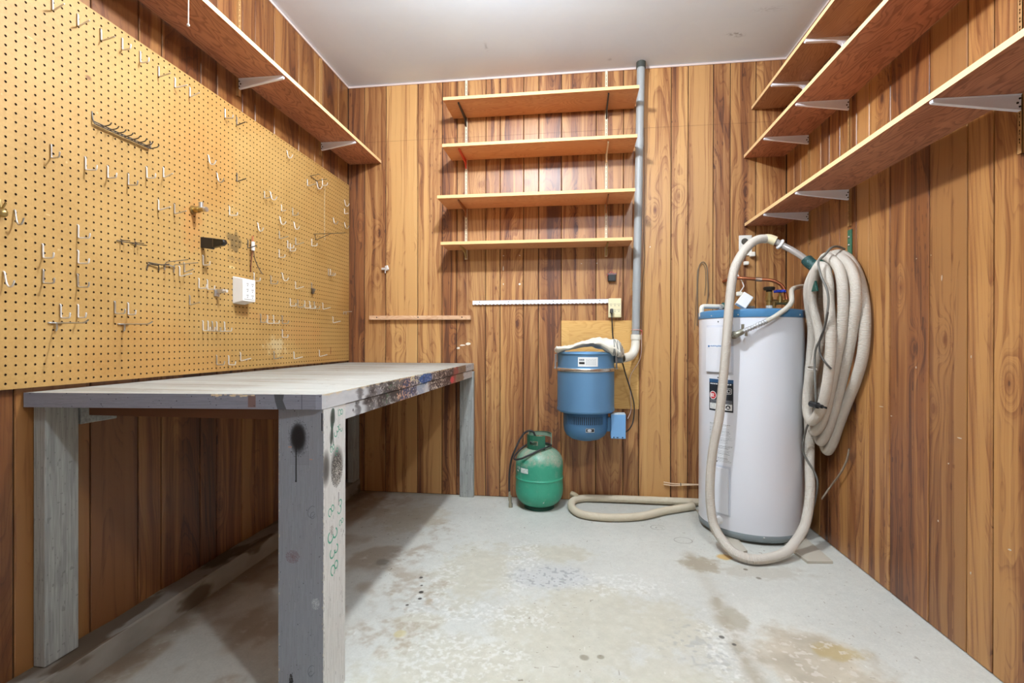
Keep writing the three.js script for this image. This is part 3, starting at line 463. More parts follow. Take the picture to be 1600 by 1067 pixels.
// slotted standard: y from the foot up, channel 12 mm deep along +z
function standardGeo(len, w = 0.017, d = 0.011, step = 0.0254) {
  const holes = []; for (let y = 0.03; y < len - 0.03; y += step) for (const k of [0, 0.009]) holes.push([[-0.0022, y + k], [0.0022, y + k], [0.0022, y + k + 0.0062], [-0.0022, y + k + 0.0062]]);
  const face = extrude([[-w / 2, 0], [w / 2, 0], [w / 2, len], [-w / 2, len]], 0.0015, holes); face.translate(0, 0, d - 0.0015);
  return join([face, box2(-w / 2, -w / 2 + 0.0015, 0, len, 0, d), box2(w / 2 - 0.0015, w / 2, 0, len, 0, d)]);
}
const boardMats = (side, under, edge) => [side, side, under, under, edge, side];   // +x -x +y -y +z -z
function shelf(label, group, len, depth, t, pos, ry, under, edge, top) {
  const g = woodBox(len, t, depth, rr(0, 4), rr(0, 1)); const m = new THREE.Mesh(g, [edge, edge, top || under, under, edge, edge]); m.castShadow = m.receiveShadow = true;
  m.name = numbered('wall_shelf'); m.position.set(...pos); m.rotation.y = ry; scene.add(m); return tag(m, label, 'shelf', group);
}
seedState = 99;
const cream = M(228, 214, 184, 0.45), woodgrainSteel = M(176, 132, 82, 0.5);
// back wall: four pine shelves on two standards
{
  const G = 'pine shelves on the back wall';
  const rows = [['topmost pine shelf on the back wall, on black brackets', 0.756, 1.957, 2.557, 0.262], ['second pine shelf from the top, on a red bracket', 0.746, 1.948, 2.272, 0.245], ['third pine shelf from the top of the back wall', 0.719, 1.934, 1.943, 0.264], ['lowest pine shelf on the back wall, shallower than the rest', 0.723, 1.926, 1.665, 0.196]];
  const tints = [[214, 170, 128], [222, 176, 124], [226, 180, 132], [220, 168, 122]];
  rows.forEach(([label, x0, x1, y, d], i) => { const pm = new THREE.MeshStandardMaterial({ map: pine, roughness: 0.55, color: new THREE.Color(...tints[i].map((v) => v / 222)) }); shelf(label, G, x1 - x0, d, 0.019, [(x0 + x1) / 2, y + 0.0095, 0.0125 + (d - 0.0125) / 2 + 0.003], 0, pm, edgePine, pm); });
  const bl = M(30, 28, 28, 0.4), red = M(206, 66, 40, 0.45), tan = M(150, 96, 54, 0.5), gold = M(176, 150, 92, 0.4, { metalness: 0.4 });
  const mats = [[bl, bl], [red, cream], [tan, tan], [gold, gold]], words = [['black', 'black'], ['red', 'cream'], ['brown', 'brown'], ['brass-coloured', 'brass-coloured']], rank = ['topmost', 'second', 'third', 'lowest'];
  rows.forEach(([, , , y, d], i) => [0.846, 1.779].forEach((x, k) => {
    const L = d * 0.9, s = [[0.011, 0], [L, 0], [L + 0.003, -0.005], [L, -0.01], [0.05, -0.028], [0.026, -0.052], [0.011, -0.058]], g = extrude(s, 0.007, [], 0.0006); g.translate(0, 0, -0.0035); g.rotateY(-Math.PI / 2);
    const o = thing('shelf_bracket', `${words[i][k]} steel bracket under the ${k ? 'right' : 'left'} end of the ${rank[i]} back-wall shelf`, 'bracket', [x, y - 0.0005, 0], 0, 'brackets of the back-wall shelves'); mesh('arm', g, mats[i][k], o);
  }));
  [[0.846, 'left'], [1.779, 'right']].forEach(([x, side]) => { const o = tag(mesh('shelf_standard', standardGeo(H - 0.014 - 1.6), cream), `cream slotted shelf standard on the back wall, the ${side} one`, 'shelf standard', 'standards of the back-wall shelves'); o.position.set(x, 1.6, 0); });
}
// left wall
{
  shelf('long plywood shelf high on the left wall above the pegboard', undefined, 2.9, 0.231, 0.019, [0.0125 + 0.1155, 2.28 + 0.0095, 1.45 + 0.004], Math.PI / 2, redPlyM, edgePale, tanPlyM);
  const geo = bracketGeo(0.235, 0.046, 0.012, 0.012);
  [[1.147, 'nearer white bracket in view under the left wall shelf'], [0.388, 'white bracket under the far end of the left wall shelf']].forEach(([z, label]) => bracket(label, 'brackets of the left wall shelf', whiteSteel, [0, 2.2795, z], Math.PI / 2, geo, 0.046));
  bracket('white bracket of the left wall shelf nearest the camera', 'brackets of the left wall shelf', whiteSteel, [0, 2.2795, 1.906], Math.PI / 2, geo, 0.046);
  [[1.147, 'middle'], [0.388, 'far'], [1.906, 'near']].forEach(([z, w]) => { const o = tag(mesh('shelf_standard', standardGeo(H - 0.02 - 2.2), woodgrainSteel), `wood-coloured shelf standard on the left wall, the ${w} one`, 'shelf standard', 'standards on the left wall'); o.position.set(0, 2.2, z); o.rotation.y = Math.PI / 2; });
}
// right wall: three plywood shelves
{
  const G = 'plywood shelves on the right wall', dA = W - 2.68 - 0.0125, dB = W - 2.635 - 0.0125, dC = W - 2.64 - 0.0125;
  shelf('uppermost, narrower plywood shelf on the right wall', G, 3.0, dA, 0.019, [W - 0.0125 - dA / 2, 2.51 + 0.0095, 1.504], -Math.PI / 2, tanPlyM, edgePale, tanPlyM);
  shelf('middle plywood shelf on the right wall, wide with pale edge', G, 3.0, dB, 0.019, [W - 0.0125 - dB / 2, 2.207 + 0.0095, 1.504], -Math.PI / 2, redPlyM, edgePale, tanPlyM);
  shelf('lowest plywood shelf on the right wall, above the hose', G, 3.0, dC, 0.019, [W - 0.0125 - dC / 2, 1.776 + 0.0095, 1.504], -Math.PI / 2, redPlyM, edgePale, tanPlyM);
  const geo = bracketGeo(0.248, 0.047, 0.012, 0.012), arch = archGeo(0.205, 0.016), zs = [[0.32, 'far end'], [0.735, 'middle'], [1.662, 'near end']];
  for (const [y, nm, g, h] of [[2.5095, 'uppermost', arch, 0], [2.2065, 'middle', geo, 0.046], [1.7755, 'lowest', geo, 0.046]]) for (const [z, w] of zs) bracket(`white bracket at the ${w} of the ${nm} right-wall shelf`, 'brackets of the right-wall shelves', whiteSteel, [W, y, z], -Math.PI / 2, g, h, h > 0);
  zs.forEach(([z, w]) => { const o = tag(mesh('shelf_standard', standardGeo(H - 0.02 - 1.603), woodgrainSteel), `wood-coloured shelf standard on the right wall at the ${w} of the shelves`, 'shelf standard', 'standards on the right wall'); o.position.set(W, 1.603, z); o.rotation.y = -Math.PI / 2; });
}

// ------------------------------------------------------------------ workbench
{
  const t = thing('workbench', 'grey painted plank workbench with paint-spattered front edge along left wall', 'workbench');
  const topTex = dataTex(1024, 1024, (u, v, c) => { // u across 1 m, v along 2.1 m; the grain runs across
    const x = u, z = v * 2.1, n = fbm(x * 3 + 7, z * 46, 4), m = fbm(x * 5, z * 4 + 4, 4), k = sm(0.5, 0.78, fbm(x * 2.4 + 3, z * 15 + 30, 4)) * 0.6, wh = sm(0.45, 0.8, x + (m - 0.5) * 0.6); let R = 152 + (n - 0.5) * 44, G = 149 + (n - 0.5) * 44, B = 140 + (n - 0.5) * 44;
    const put = (a, r, g, b) => { R = mix(R, r, a); G = mix(G, g, a); B = mix(B, b, a); };
    put(k, 128, 118, 102); put(wh * 0.4, 180, 180, 174); put(sm(0.66, 0.76, fbm(x * 30, z * 90 + 9, 3)) * 0.25, 200, 196, 184); put(sm(0.95, 0.97, vn(x * 70, z * 70)) * 0.8, 110, 96, 76); put(sm(0.985, 0.993, vn(x * 80 + 50, z * 80)) * 0.7, 226, 212, 176); put(sm(0.02, 0.0, Math.abs(vn(x * 2, z * 30 + 80) - 0.5)) * 0.3, 120, 108, 90);
    c[0] = R; c[1] = G; c[2] = B;
  });
  // paint along the long front edge; u runs from the near corner to the wall
  const edgeTex = dataTex(2048, 128, (u, v, c) => {
    const z = u * 2, y = v * 0.1, n = fbm(z * 20, y * 60, 4), sp = vn(z * 130, y * 170), sp2 = vn(z * 60 + 9, y * 90); let R = 186 + n * 24, G = 188 + n * 22, B = 190 + n * 20;
    const put = (a, r, g, b) => { R = mix(R, r, a); G = mix(G, g, a); B = mix(B, b, a); }, band = (a, b, q = 0.02) => sm(a - q, a + q, z + (n - 0.5) * 0.05) * sm(b + q, b - q, z + (n - 0.5) * 0.05);
    put(band(0.22, 0.25, 0.01) * 0.8, 96, 92, 92); put(band(0.29, 0.64) * (0.7 + 0.3 * sm(0.4, 0.6, n)), 66, 56, 52); put(band(0.36, 0.41, 0.02) * 0.6, 150, 148, 150); put(band(0.62, 0.84) * 0.85, 62, 52, 62); put(band(0.64, 0.82) * sm(0.5, 0.6, sp2) * 0.9, 62, 66, 104); put(band(0.62, 0.86) * sm(0.56, 0.64, sp) * 0.8, 214, 196, 176); put(band(0.58, 0.72) * sm(0.62, 0.7, sp) * 0.9, 196, 120, 70); put(band(0.46, 0.54) * sm(0.55, 0.65, sp2) * 0.6, 74, 110, 78);
    put(band(0.84, 0.95, 0.03) * 0.85, 150, 160, 176); put(sm(1.0, 0.75, Math.hypot((z - 0.94) / 0.12, (y - 0.072) / 0.034) + (sp - 0.5) * 0.3) * 0.95, 42, 78, 138); put(band(1.02, 1.46) * (0.7 + 0.3 * sm(0.38, 0.55, n)), 66, 46, 42); put(band(1.0, 1.3) * sm(0.6, 0.7, sp) * 0.8, 226, 208, 186);
    put(band(1.44, 1.56) * 0.85, 146, 62, 52); put(sm(1, 0.7, Math.hypot((z - 1.46) / 0.05, (y - 0.022) / 0.02)) * 0.9, 222, 66, 80); put(band(1.56, 1.74) * 0.8, 120, 92, 66); put(band(0.72, 0.86) * sm(0.6, 0.66, sp2) * sm(0.05, 0.08, y) * 0.9, 226, 206, 140);
    put(sm(0.72, 0.77, sp) * band(0.3, 1.4) * 0.6, 214, 208, 200); put(sm(0.09, 0.099, y + (sp2 - 0.5) * 0.012) * band(0.0, 1.5) * 0.7, 224, 202, 160); put(sm(0.9, 0.93, vn(z * 50, y * 50 + 4)) * 0.8, 40, 38, 38);
    c[0] = R; c[1] = G; c[2] = B;
  });
  const frontTex = canvasTex(1024, 64, (g, w, h) => { // short end facing us, its shade painted in as a darker bluish grey
    g.fillStyle = 'rgb(136,138,150)'; g.fillRect(0, 0, w, h); seedState = 31; for (let i = 0; i < 900; i++) { const k = rr(-12, 12); g.fillStyle = `rgba(${130 + k},${132 + k},${144 + k},0.5)`; g.fillRect(rr(0, w), rr(0, h), rr(10, 90), rr(1, 4)); }
    g.fillStyle = 'rgba(70,74,78,0.9)'; g.beginPath(); g.moveTo(868, 0); g.lineTo(902, 0); g.lineTo(898, 26); g.lineTo(910, 64); g.lineTo(880, 64); g.lineTo(872, 30); g.fill(); g.fillStyle = 'rgba(112,76,66,0.7)'; g.fillRect(780, 6, 26, 50); g.strokeStyle = 'rgba(60,60,70,0.7)'; g.lineWidth = 2; g.beginPath(); g.moveTo(962, 0); g.lineTo(962, 64); g.stroke();
    g.fillStyle = 'rgba(226,206,170,0.9)'; for (let i = 0; i < 26; i++) g.fillRect(rr(640, 800), rr(0, 7), rr(4, 20), rr(2, 6)); for (let i = 0; i < 40; i++) { g.fillStyle = 'rgba(40,40,48,0.7)'; g.fillRect(rr(0, w), rr(0, h), rr(2, 5), rr(2, 4)); }
  });
  const greyWood = (seed, R, G, B) => dataTex(256, 1024, (u, v, c) => { const n = fbm(u * 22 + seed, v * 7 + seed, 4), f = vn(u * 90 + seed, v * 24), k = sm(0.56, 0.7, fbm(u * 5 + seed, v * 6, 3)) * 0.3, d = sm(0.88, 0.92, vn(u * 14 + seed, v * 60)) * 0.5; c[0] = mix(R + (n - 0.5) * 44 + (f - 0.5) * 14, R * 0.72, k + d); c[1] = mix(G + (n - 0.5) * 44 + (f - 0.5) * 14, G * 0.72, k + d); c[2] = mix(B + (n - 0.5) * 42 + (f - 0.5) * 14, B * 0.72, k + d); });
  const legM = new THREE.MeshStandardMaterial({ map: greyWood(3, 156, 157, 152), roughness: 0.75 }), topM = new THREE.MeshStandardMaterial({ map: topTex, roughness: 0.7 }), edgeM = new THREE.MeshStandardMaterial({ map: edgeTex, roughness: 0.55 }), endM = new THREE.MeshStandardMaterial({ map: frontTex, roughness: 0.6 }), underM = M(120, 84, 58, 0.8);
  // top: a slightly skewed slab with knocked corners
  const yT = 0.898, yB = 0.856, o = [[0.004, 2.062], [0.862, 1.992], [0.876, 1.984], [0.881, 1.97], [0.9, 0.006], [0.004, 0.006]], pos = [], uv = [], groups = [];
  const tri = (...p) => { for (const [x, y, z, u, v] of p) { pos.push(x, y, z); uv.push(u, v); } };
  const start = () => pos.length / 3; let s0 = start();
  for (let i = 1; i + 1 < o.length; i++) tri(...[o[0], o[i], o[i + 1]].map(([x, z]) => [x, yT, z, x, z / 2.1])); groups.push([s0, start() - s0, 0]); s0 = start();
  const side = (i, j, m, ua, ub, va = 0.48, vb = 1) => { const [ax, az] = o[i], [bx, bz] = o[j]; s0 = start(); tri([ax, yB, az, ua, va], [bx, yB, bz, ub, va], [bx, yT, bz, ub, vb], [ax, yB, az, ua, va], [bx, yT, bz, ub, vb], [ax, yT, az, ua, vb]); groups.push([s0, start() - s0, m]); };
  side(0, 1, 1, 0, 0.985, 0, 1); side(1, 2, 1, 0.985, 1, 0, 1); side(2, 3, 2, 0, 0.008); side(3, 4, 2, 0.008, 0.99); side(4, 5, 3, 0, 1); side(5, 0, 3, 0, 1); s0 = start();
  for (let i = 1; i + 1 < o.length; i++) tri(...[o[0], o[i + 1], o[i]].map(([x, z]) => [x, yB, z, x, z / 2.1])); groups.push([s0, start() - s0, 3]);
  const g = new THREE.BufferGeometry(); g.setAttribute('position', new THREE.Float32BufferAttribute(pos, 3)); g.setAttribute('uv', new THREE.Float32BufferAttribute(uv, 2)); g.computeVertexNormals(); for (const q of groups) g.addGroup(...q);
  mesh('bench_top', g, [topM, endM, edgeM, underM], t).userData.label = 'worn grey bench top with chipped, paint-spattered edges';
  // apron under the long edge
  { const a = new THREE.BoxGeometry(0.038, 0.045, 1.815), p = a.attributes.position, u = a.attributes.uv; for (let i = 0; i < p.count; i++) u.setXY(i, (0.07 + (0.9075 - p.getZ(i)) * 0.513), (p.getY(i) + 0.024) * 9.6); a.translate(0, 0, 0.9475 - 0.0); const m = mesh('apron', a, edgeM, t); m.position.set(0.871, 0.8305, 0.0); m.rotation.y = -0.0095; m.position.x = 0.879; }
  // near post: spray-painted, green scribbles on its lit side
  const postFront = canvasTex(256, 1536, (g, w, h) => {
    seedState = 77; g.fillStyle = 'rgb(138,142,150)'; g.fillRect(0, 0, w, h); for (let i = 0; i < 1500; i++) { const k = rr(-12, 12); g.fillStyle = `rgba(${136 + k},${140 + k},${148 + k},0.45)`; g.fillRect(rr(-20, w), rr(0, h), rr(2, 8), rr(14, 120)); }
    const sc = h / 0.856, Y = (m) => m * sc; // metres below the top
    const blob = (x, y, rx, ry, col, n, core) => { for (let i = 0; i < n; i++) { const a = rr(0, 6.283), q = Math.pow(rnd(), core); g.fillStyle = col; g.fillRect(x + Math.cos(a) * rx * q, y + Math.sin(a) * ry * q, rr(1.5, 4), rr(1.5, 4)); } };
    const spray = (x, y, rx, ry, col, al) => { g.save(); g.translate(x, y); g.scale(rx, ry); const q = g.createRadialGradient(0, 0, 0, 0, 0, 1); q.addColorStop(0, `rgba(${col},${al})`); q.addColorStop(0.55, `rgba(${col},${al * 0.85})`); q.addColorStop(1, `rgba(${col},0)`); g.fillStyle = q; g.beginPath(); g.arc(0, 0, 1, 0, 7); g.fill(); g.restore(); };
    for (let i = 0; i < 9; i++) { g.fillStyle = 'rgba(96,96,102,0.35)'; g.fillRect(66, Y(0.12) + i * 8, 110, 3); }
    spray(112, Y(0.083), 52, 88, '18,18,20', 1); spray(112, Y(0.078), 44, 70, '14,14,16', 1); blob(112, Y(0.083), 62, 98, 'rgba(30,30,34,0.4)', 500, 0.5);
    g.fillStyle = 'rgba(14,14,16,0.95)'; g.fillRect(97, Y(0.1), 7, Y(0.105)); g.beginPath(); g.arc(100, Y(0.205), 5, 0, 7); g.fill(); g.fillStyle = 'rgba(196,140,120,0.7)'; g.fillRect(56, Y(0.106), 20, 8); g.fillRect(176, Y(0.14), 18, 6);
    blob(80, Y(0.42), 40, 34, 'rgba(112,84,90,0.3)', 900, 0.7); blob(72, Y(0.79), 13, 66, 'rgba(26,24,24,0.85)', 800, 0.8); blob(212, Y(0.55), 24, 30, 'rgba(206,210,214,0.5)', 240, 0.8);
    g.strokeStyle = 'rgba(90,94,104,0.7)'; g.lineWidth = 3; for (const [x, y, r] of [[190, 0.29, 20], [196, 0.3, 12], [190, 0.74, 18], [186, 0.75, 10]]) { g.beginPath(); g.ellipse(x, Y(y), r, r * 1.5, 0.4, 0, 5); g.stroke(); }
    for (let i = 0; i < 120; i++) { g.fillStyle = `rgba(50,50,58,${rr(0.3, 0.8)})`; g.fillRect(rr(0, w), rr(0, h), rr(1, 5), rr(1, 6)); }
    g.fillStyle = 'rgba(20,20,26,0.9)'; g.fillRect(244, Y(0.01), 6, Y(0.05)); for (let i = 0; i < 60; i++) { g.fillStyle = 'rgba(200,186,160,0.7)'; g.fillRect(rnd() < 0.5 ? rr(0, 5) : rr(248, 254), rr(0, h), rr(2, 5), rr(3, 14)); }
  });
  const postSide = canvasTex(256, 1536, (g, w, h) => {
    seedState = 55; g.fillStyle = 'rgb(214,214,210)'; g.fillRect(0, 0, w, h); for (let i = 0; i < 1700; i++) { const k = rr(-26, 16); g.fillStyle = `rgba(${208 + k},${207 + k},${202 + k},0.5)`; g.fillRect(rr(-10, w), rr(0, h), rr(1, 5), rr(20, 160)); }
    const Y = (m) => m * h / 0.856, blob = (x, y, rx, ry, col, n, core) => { for (let i = 0; i < n; i++) { const a = rr(0, 6.283), q = Math.pow(rnd(), core); g.fillStyle = col; g.fillRect(x + Math.cos(a) * rx * q, y + Math.sin(a) * ry * q, rr(1.5, 5), rr(1.5, 5)); } };
    g.strokeStyle = 'rgba(36,62,50,0.5)'; g.lineCap = 'round'; for (const [x0, y0, x1, y1, lw] of [[104, 0.014, 96, 0.05, 40], [108, 0.012, 112, 0.04, 30], [100, 0.05, 84, 0.1, 24], [96, 0.06, 110, 0.11, 12], [88, 0.09, 80, 0.115, 14], [92, 0.03, 90, 0.09, 20]]) { g.lineWidth = lw; g.beginPath(); g.moveTo(x0, Y(y0)); g.lineTo(x1, Y(y1)); g.stroke(); } for (const [x, y, rx, ry, al] of [[152, 0.175, 84, 110, 0.95], [150, 0.2, 64, 80, 0.8], [26, 0.17, 54, 104, 0.85], [100, 0.03, 36, 50, 0.7], [90, 0.085, 30, 46, 0.5]]) { g.save(); g.translate(x, Y(y)); g.scale(rx, ry); const q = g.createRadialGradient(0, 0, 0, 0, 0, 1); q.addColorStop(0, `rgba(48,44,40,${al})`); q.addColorStop(0.5, `rgba(52,46,42,${al * 0.8})`); q.addColorStop(1, 'rgba(60,54,48,0)'); g.fillStyle = q; g.beginPath(); g.arc(0, 0, 1, 0, 7); g.fill(); g.restore(); } blob(150, Y(0.19), 70, 90, 'rgba(40,34,30,0.7)', 900, 0.75); blob(156, Y(0.19), 56, 84, 'rgba(214,206,190,0.8)', 330, 0.7); blob(150, Y(0.2), 50, 60, 'rgba(216,210,200,0.8)', 200, 0.7); g.fillStyle = 'rgba(30,28,28,0.9)'; g.fillRect(170, Y(0.26), 6, Y(0.04)); blob(90, Y(0.36), 26, 30, 'rgba(120,112,104,0.5)', 160, 0.8);
    g.strokeStyle = 'rgba(40,140,106,0.75)'; g.lineWidth = 5.5; g.lineCap = 'round';
    const eight = (x, y, s, a) => { g.save(); g.translate(x, y); g.rotate(a); g.scale(s, s); g.beginPath(); g.ellipse(0, -15, 15, 13, 0, 0, 6.3); g.stroke(); g.beginPath(); g.ellipse(0, 15, 19, 16, 0, 0.5, 6); g.stroke(); g.restore(); }, three = (x, y, s, a) => { g.save(); g.translate(x, y); g.rotate(a); g.scale(s, s); g.beginPath(); g.arc(0, -15, 14, -2.6, 1.5); g.arc(0, 15, 17, -1.5, 2.6); g.stroke(); g.restore(); };
    eight(196, Y(0.022), 0.9, 1.5); three(150, Y(0.075), 1, 0.9); three(196, Y(0.07), 0.8, 2.2); eight(100, Y(0.12), 0.8, 1.2); eight(150, Y(0.135), 0.7, 0.6);
    eight(88, Y(0.3), 1.1, 1.1); three(188, Y(0.305), 1.2, 0.3); eight(206, Y(0.355), 0.8, 1.3); three(106, Y(0.375), 1.7, 1.5); three(122, Y(0.425), 1.5, 1.4); eight(126, Y(0.475), 1.4, 1.2);
    for (let i = 0; i < 160; i++) { g.fillStyle = `rgba(70,64,60,${rr(0.3, 0.8)})`; g.fillRect(rnd() < 0.6 ? rr(0, 10) : rr(0, w), rr(0, h), rr(1, 4), rr(2, 22)); }
  });
  const post = new THREE.BoxGeometry(0.136, 0.855, 0.134), pf = new THREE.MeshStandardMaterial({ map: postFront, roughness: 0.6 }), ps = new THREE.MeshStandardMaterial({ map: postSide, roughness: 0.7 });  // front painted darker and side paler: shade and light put into the colours
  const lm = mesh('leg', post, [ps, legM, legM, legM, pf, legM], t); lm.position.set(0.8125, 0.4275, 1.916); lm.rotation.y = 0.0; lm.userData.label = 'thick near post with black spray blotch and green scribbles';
  mesh('leg', (() => { const k = rbox(0.095, 0.845, 0.034, 0.003); return k; })(), legM, t).position.set(0.858, 0.4225, 0.021);
  mesh('leg', rbox(0.04, 0.766, 0.1, 0.003), legM, t).position.set(0.0225, 0.471, 1.985);
  mesh('leg', rbox(0.04, 0.766, 0.1, 0.003), legM, t).position.set(0.07, 0.471, 0.06);
  mesh('rail', rbox(0.038, 0.07, 0.125, 0.003), legM, t).position.set(0.0215, 0.82, 1.865);
  mesh('rail', box2(0.004, 0.04, 0.81, 0.855, 0.12, 1.79), M(110, 70, 44, 0.8), t);
  mesh('cross_rail', box2(0.04, 0.745, 0.81, 0.855, 1.86, 1.9), M(110, 70, 44, 0.8), t);
}
seedState = 1234;
// ------------------------------------------------------------------ back wall: backer, vacuum unit, pipe, sockets, rails
{
  let o = tag(mesh('plywood_backer', (() => { const g = woodBox(0.5, 0.575, 0.0105, 0.2, 0.1); g.translate(1.739, 0.8965, 0.0054); return g; })(), yellowPlyM), 'yellow plywood backing board behind the blue vacuum canister', 'board');
  // central vacuum canister
  const vx = 1.645, vz = 0.2, blue = M(108, 154, 194, 0.52, { metalness: 0.6 }), blue2 = M(80, 124, 162, 0.52, { metalness: 0.5 });
  const t = thing('vacuum_canister', 'blue metal wall-hung central vacuum canister with a finned motor base', 'vacuum', [vx, 0, vz]);
  const shell = mesh('shell', lathe([[0.12, 0.62], [0.165, 0.618], [0.1755, 0.626], [0.1765, 0.636], [0.1735, 0.646], [0.1735, 0.866], [0.1765, 0.869]], 64), blue, t);
  const head = mesh('head', lathe([[0.1765, 0.887], [0.1725, 0.893], [0.1725, 0.966], [0.1775, 0.969], [0.179, 0.975], [0.1775, 0.981], [0.171, 0.981], [0.168, 0.975], [0.168, 0.9], [0, 0.9]], 64), blue, t);
  mesh('clamp_band', lathe([[0.1735, 0.866], [0.1785, 0.868], [0.18, 0.873], [0.1795, 0.877], [0.18, 0.882], [0.1785, 0.887], [0.1735, 0.889]], 64), M(206, 200, 190, 0.22, { metalness: 0.85 }), t);
  const ribs = mesh('motor_housing', lathe([[0, 0.438], [0.05, 0.441], [0.09, 0.452], [0.118, 0.473], [0.132, 0.5], [0.1365, 0.53], [0.1365, 0.62], [0.12, 0.621]], 56), blue2, t);
  for (let i = 0; i < 20; i++) { const a = -0.88 + i * 0.086, g = rbox(0.007, 0.056, 0.006, 0.0025); g.translate(0, 0.575, 0.1375); g.rotateY(a); mesh('fin', g, blue2, ribs); { const q = box(0.0042, 0.046, 0.0012); q.translate(0, 0.575, 0.1369); q.rotateY(a + 0.045); mesh('vent_slot', q, holeM, ribs); } }
  const labT = canvasTex(512, 256, (g, w, h) => { g.fillStyle = '#e6e8e6'; g.fillRect(0, 0, w, h); g.fillStyle = '#222'; g.fillRect(30, 130, 140, 60); g.fillStyle = '#39434c'; for (let i = 0; i < 3; i++) g.fillRect(36 + i * 44, 50, 34, 32); g.fillRect(34, 92, 130, 10); g.font = 'italic bold 52px sans-serif'; for (let i = 0; i < 7; i++) g.fillRect(206 + i * 38, 62 + (i % 2) * 5, 24, 9); g.fillStyle = '#7c868c'; for (let r = 0; r < 5; r++) for (let i = 0; i < 7; i++) g.fillRect(206 + i * 38, 96 + r * 26, 22, 9); });
  const th = Math.atan2(1.587 - vx, 3.3 - vz);
  mesh('name_label', arcPlate(0.1726, -0.28, 0.4, 0.9, 0.955, 0.0012), new THREE.MeshStandardMaterial({ map: labT, roughness: 0.4 }), head);
  mesh('rating_label', arcPlate(0.1335, -0.02, 0.38, 0.507, 0.533, 0.003, 8), new THREE.MeshStandardMaterial({ map: canvasTex(256, 96, (g, w, h) => { g.fillStyle = '#1c1e22'; g.fillRect(0, 0, w, h); g.strokeStyle = '#cfd6da'; g.lineWidth = 8; g.strokeRect(10, 10, w - 20, h - 20); g.fillStyle = '#d8dde0'; g.beginPath(); g.ellipse(110, 48, 60, 26, 0, 0, 7); g.fill(); g.fillStyle = '#333'; for (let i = 0; i < 5; i++) g.fillRect(66 + i * 20, 36 + (i % 2) * 10, 12, 16); }), roughness: 0.4 }), ribs);
  for (const s of [-1, 1]) { const g = join([rbox(0.014, 0.05, 0.02, 0.003, s * 0.183, 0.944, 0.02), rbox(0.01, 0.05, 0.012, 0.003, s * 0.186, 0.905, 0.02), ball(0.007, s * 0.187, 0.884, 0.024, 10)]); mesh('latch', g, M(160, 164, 170, 0.3, { metalness: 0.8 }), t); }
  mesh('inlet_port', (() => { const g = cyl(0.027, 0.027, 0.05, 24); g.rotateZ(Math.PI / 2); g.rotateY(0.2); g.translate(0.195, 0.94, -0.03); return g; })(), M(118, 134, 146, 0.4), t);
  mesh('wall_hanger', box2(-0.05, 0.05, 0.72, 0.8, -0.19, -0.17), blue2, t);
  { // relay box beside the motor
    const b = mesh('switch_box', rbox(0.088, 0.146, 0.075, 0.003, 0.195, 0.533, 0.012), M(112, 160, 204, 0.42), t);
    mesh('switch_box_top', rbox(0.086, 0.004, 0.073, 0.001, 0.195, 0.6075, 0.012), M(190, 204, 212, 0.5), b); mesh('screw', join([ball(0.0032, 0.2395, 0.58, 0.02, 8), ball(0.0032, 0.2395, 0.486, 0.02, 8)]), steel, b);
    mesh('knockout', join([box(0.008, 0.006, 0.002, 0.168, 0.468, 0.05), box(0.012, 0.004, 0.002, 0.19, 0.468, 0.05), box(0.008, 0.006, 0.002, 0.22, 0.468, 0.05)]), holeM, b); mesh('bracket', box2(0.13, 0.155, 0.5, 0.585, 0.0, 0.03), blue2, b);
  }
  // rag bag over the canister
  {
    const spine = [[1.455, 0.997, 0.27, 0.012, 0.05], [1.5, 1.0, 0.265, 0.014, 0.075], [1.55, 1.012, 0.25, 0.014, 0.09], [1.61, 1.03, 0.24, 0.016, 0.1], [1.67, 1.042, 0.23, 0.018, 0.11], [1.73, 1.036, 0.235, 0.032, 0.12], [1.79, 1.018, 0.245, 0.046, 0.11], [1.835, 1.0, 0.245, 0.052, 0.1], [1.862, 0.995, 0.25, 0.04, 0.07], [1.872, 0.99, 0.25, 0.012, 0.02]], A = 40, B = 36, pos = [], uv = [], idx = [];
    const at = (k) => { const f = k * (spine.length - 1), i = Math.min(spine.length - 2, Math.floor(f)), q = f - i, e = q * q * (3 - 2 * q); return spine[i].map((v, j) => mix(v, spine[i + 1][j], j > 2 ? e : q)); };
    for (let i = 0; i <= A; i++) { const [x, y, z, h, d] = at(i / A); for (let j = 0; j <= B; j++) { const a = j / B * 2 * Math.PI, ca = Math.cos(a), sa = Math.sin(a), e = i === 0 || i === A ? 0.3 : 1; const wr = (fbm(i * 0.33 + 4, Math.cos(a) * 1.7 + Math.sin(a) * 1.1 + 8, 3) - 0.5) * 0.034 * e; const droop = ca > 0 ? -0.022 * ca * ca * sm(0.5, 0.9, i / A) : 0; pos.push(x + wr * 0.4, y + Math.sign(sa) * Math.pow(Math.abs(sa), 0.8) * h * e + wr + droop, z + ca * d * e + wr); uv.push(i / A, j / B); } }
    for (let i = 0; i < A; i++) for (let j = 0; j < B; j++) { const a = i * (B + 1) + j, b = a + 1, c = a + B + 1, d = c + 1; idx.push(a, b, c, b, d, c); }
    const g = new THREE.BufferGeometry(); g.setAttribute('position', new THREE.Float32BufferAttribute(pos, 3)); g.setAttribute('uv', new THREE.Float32BufferAttribute(uv, 2)); g.setIndex(idx); g.computeVertexNormals();
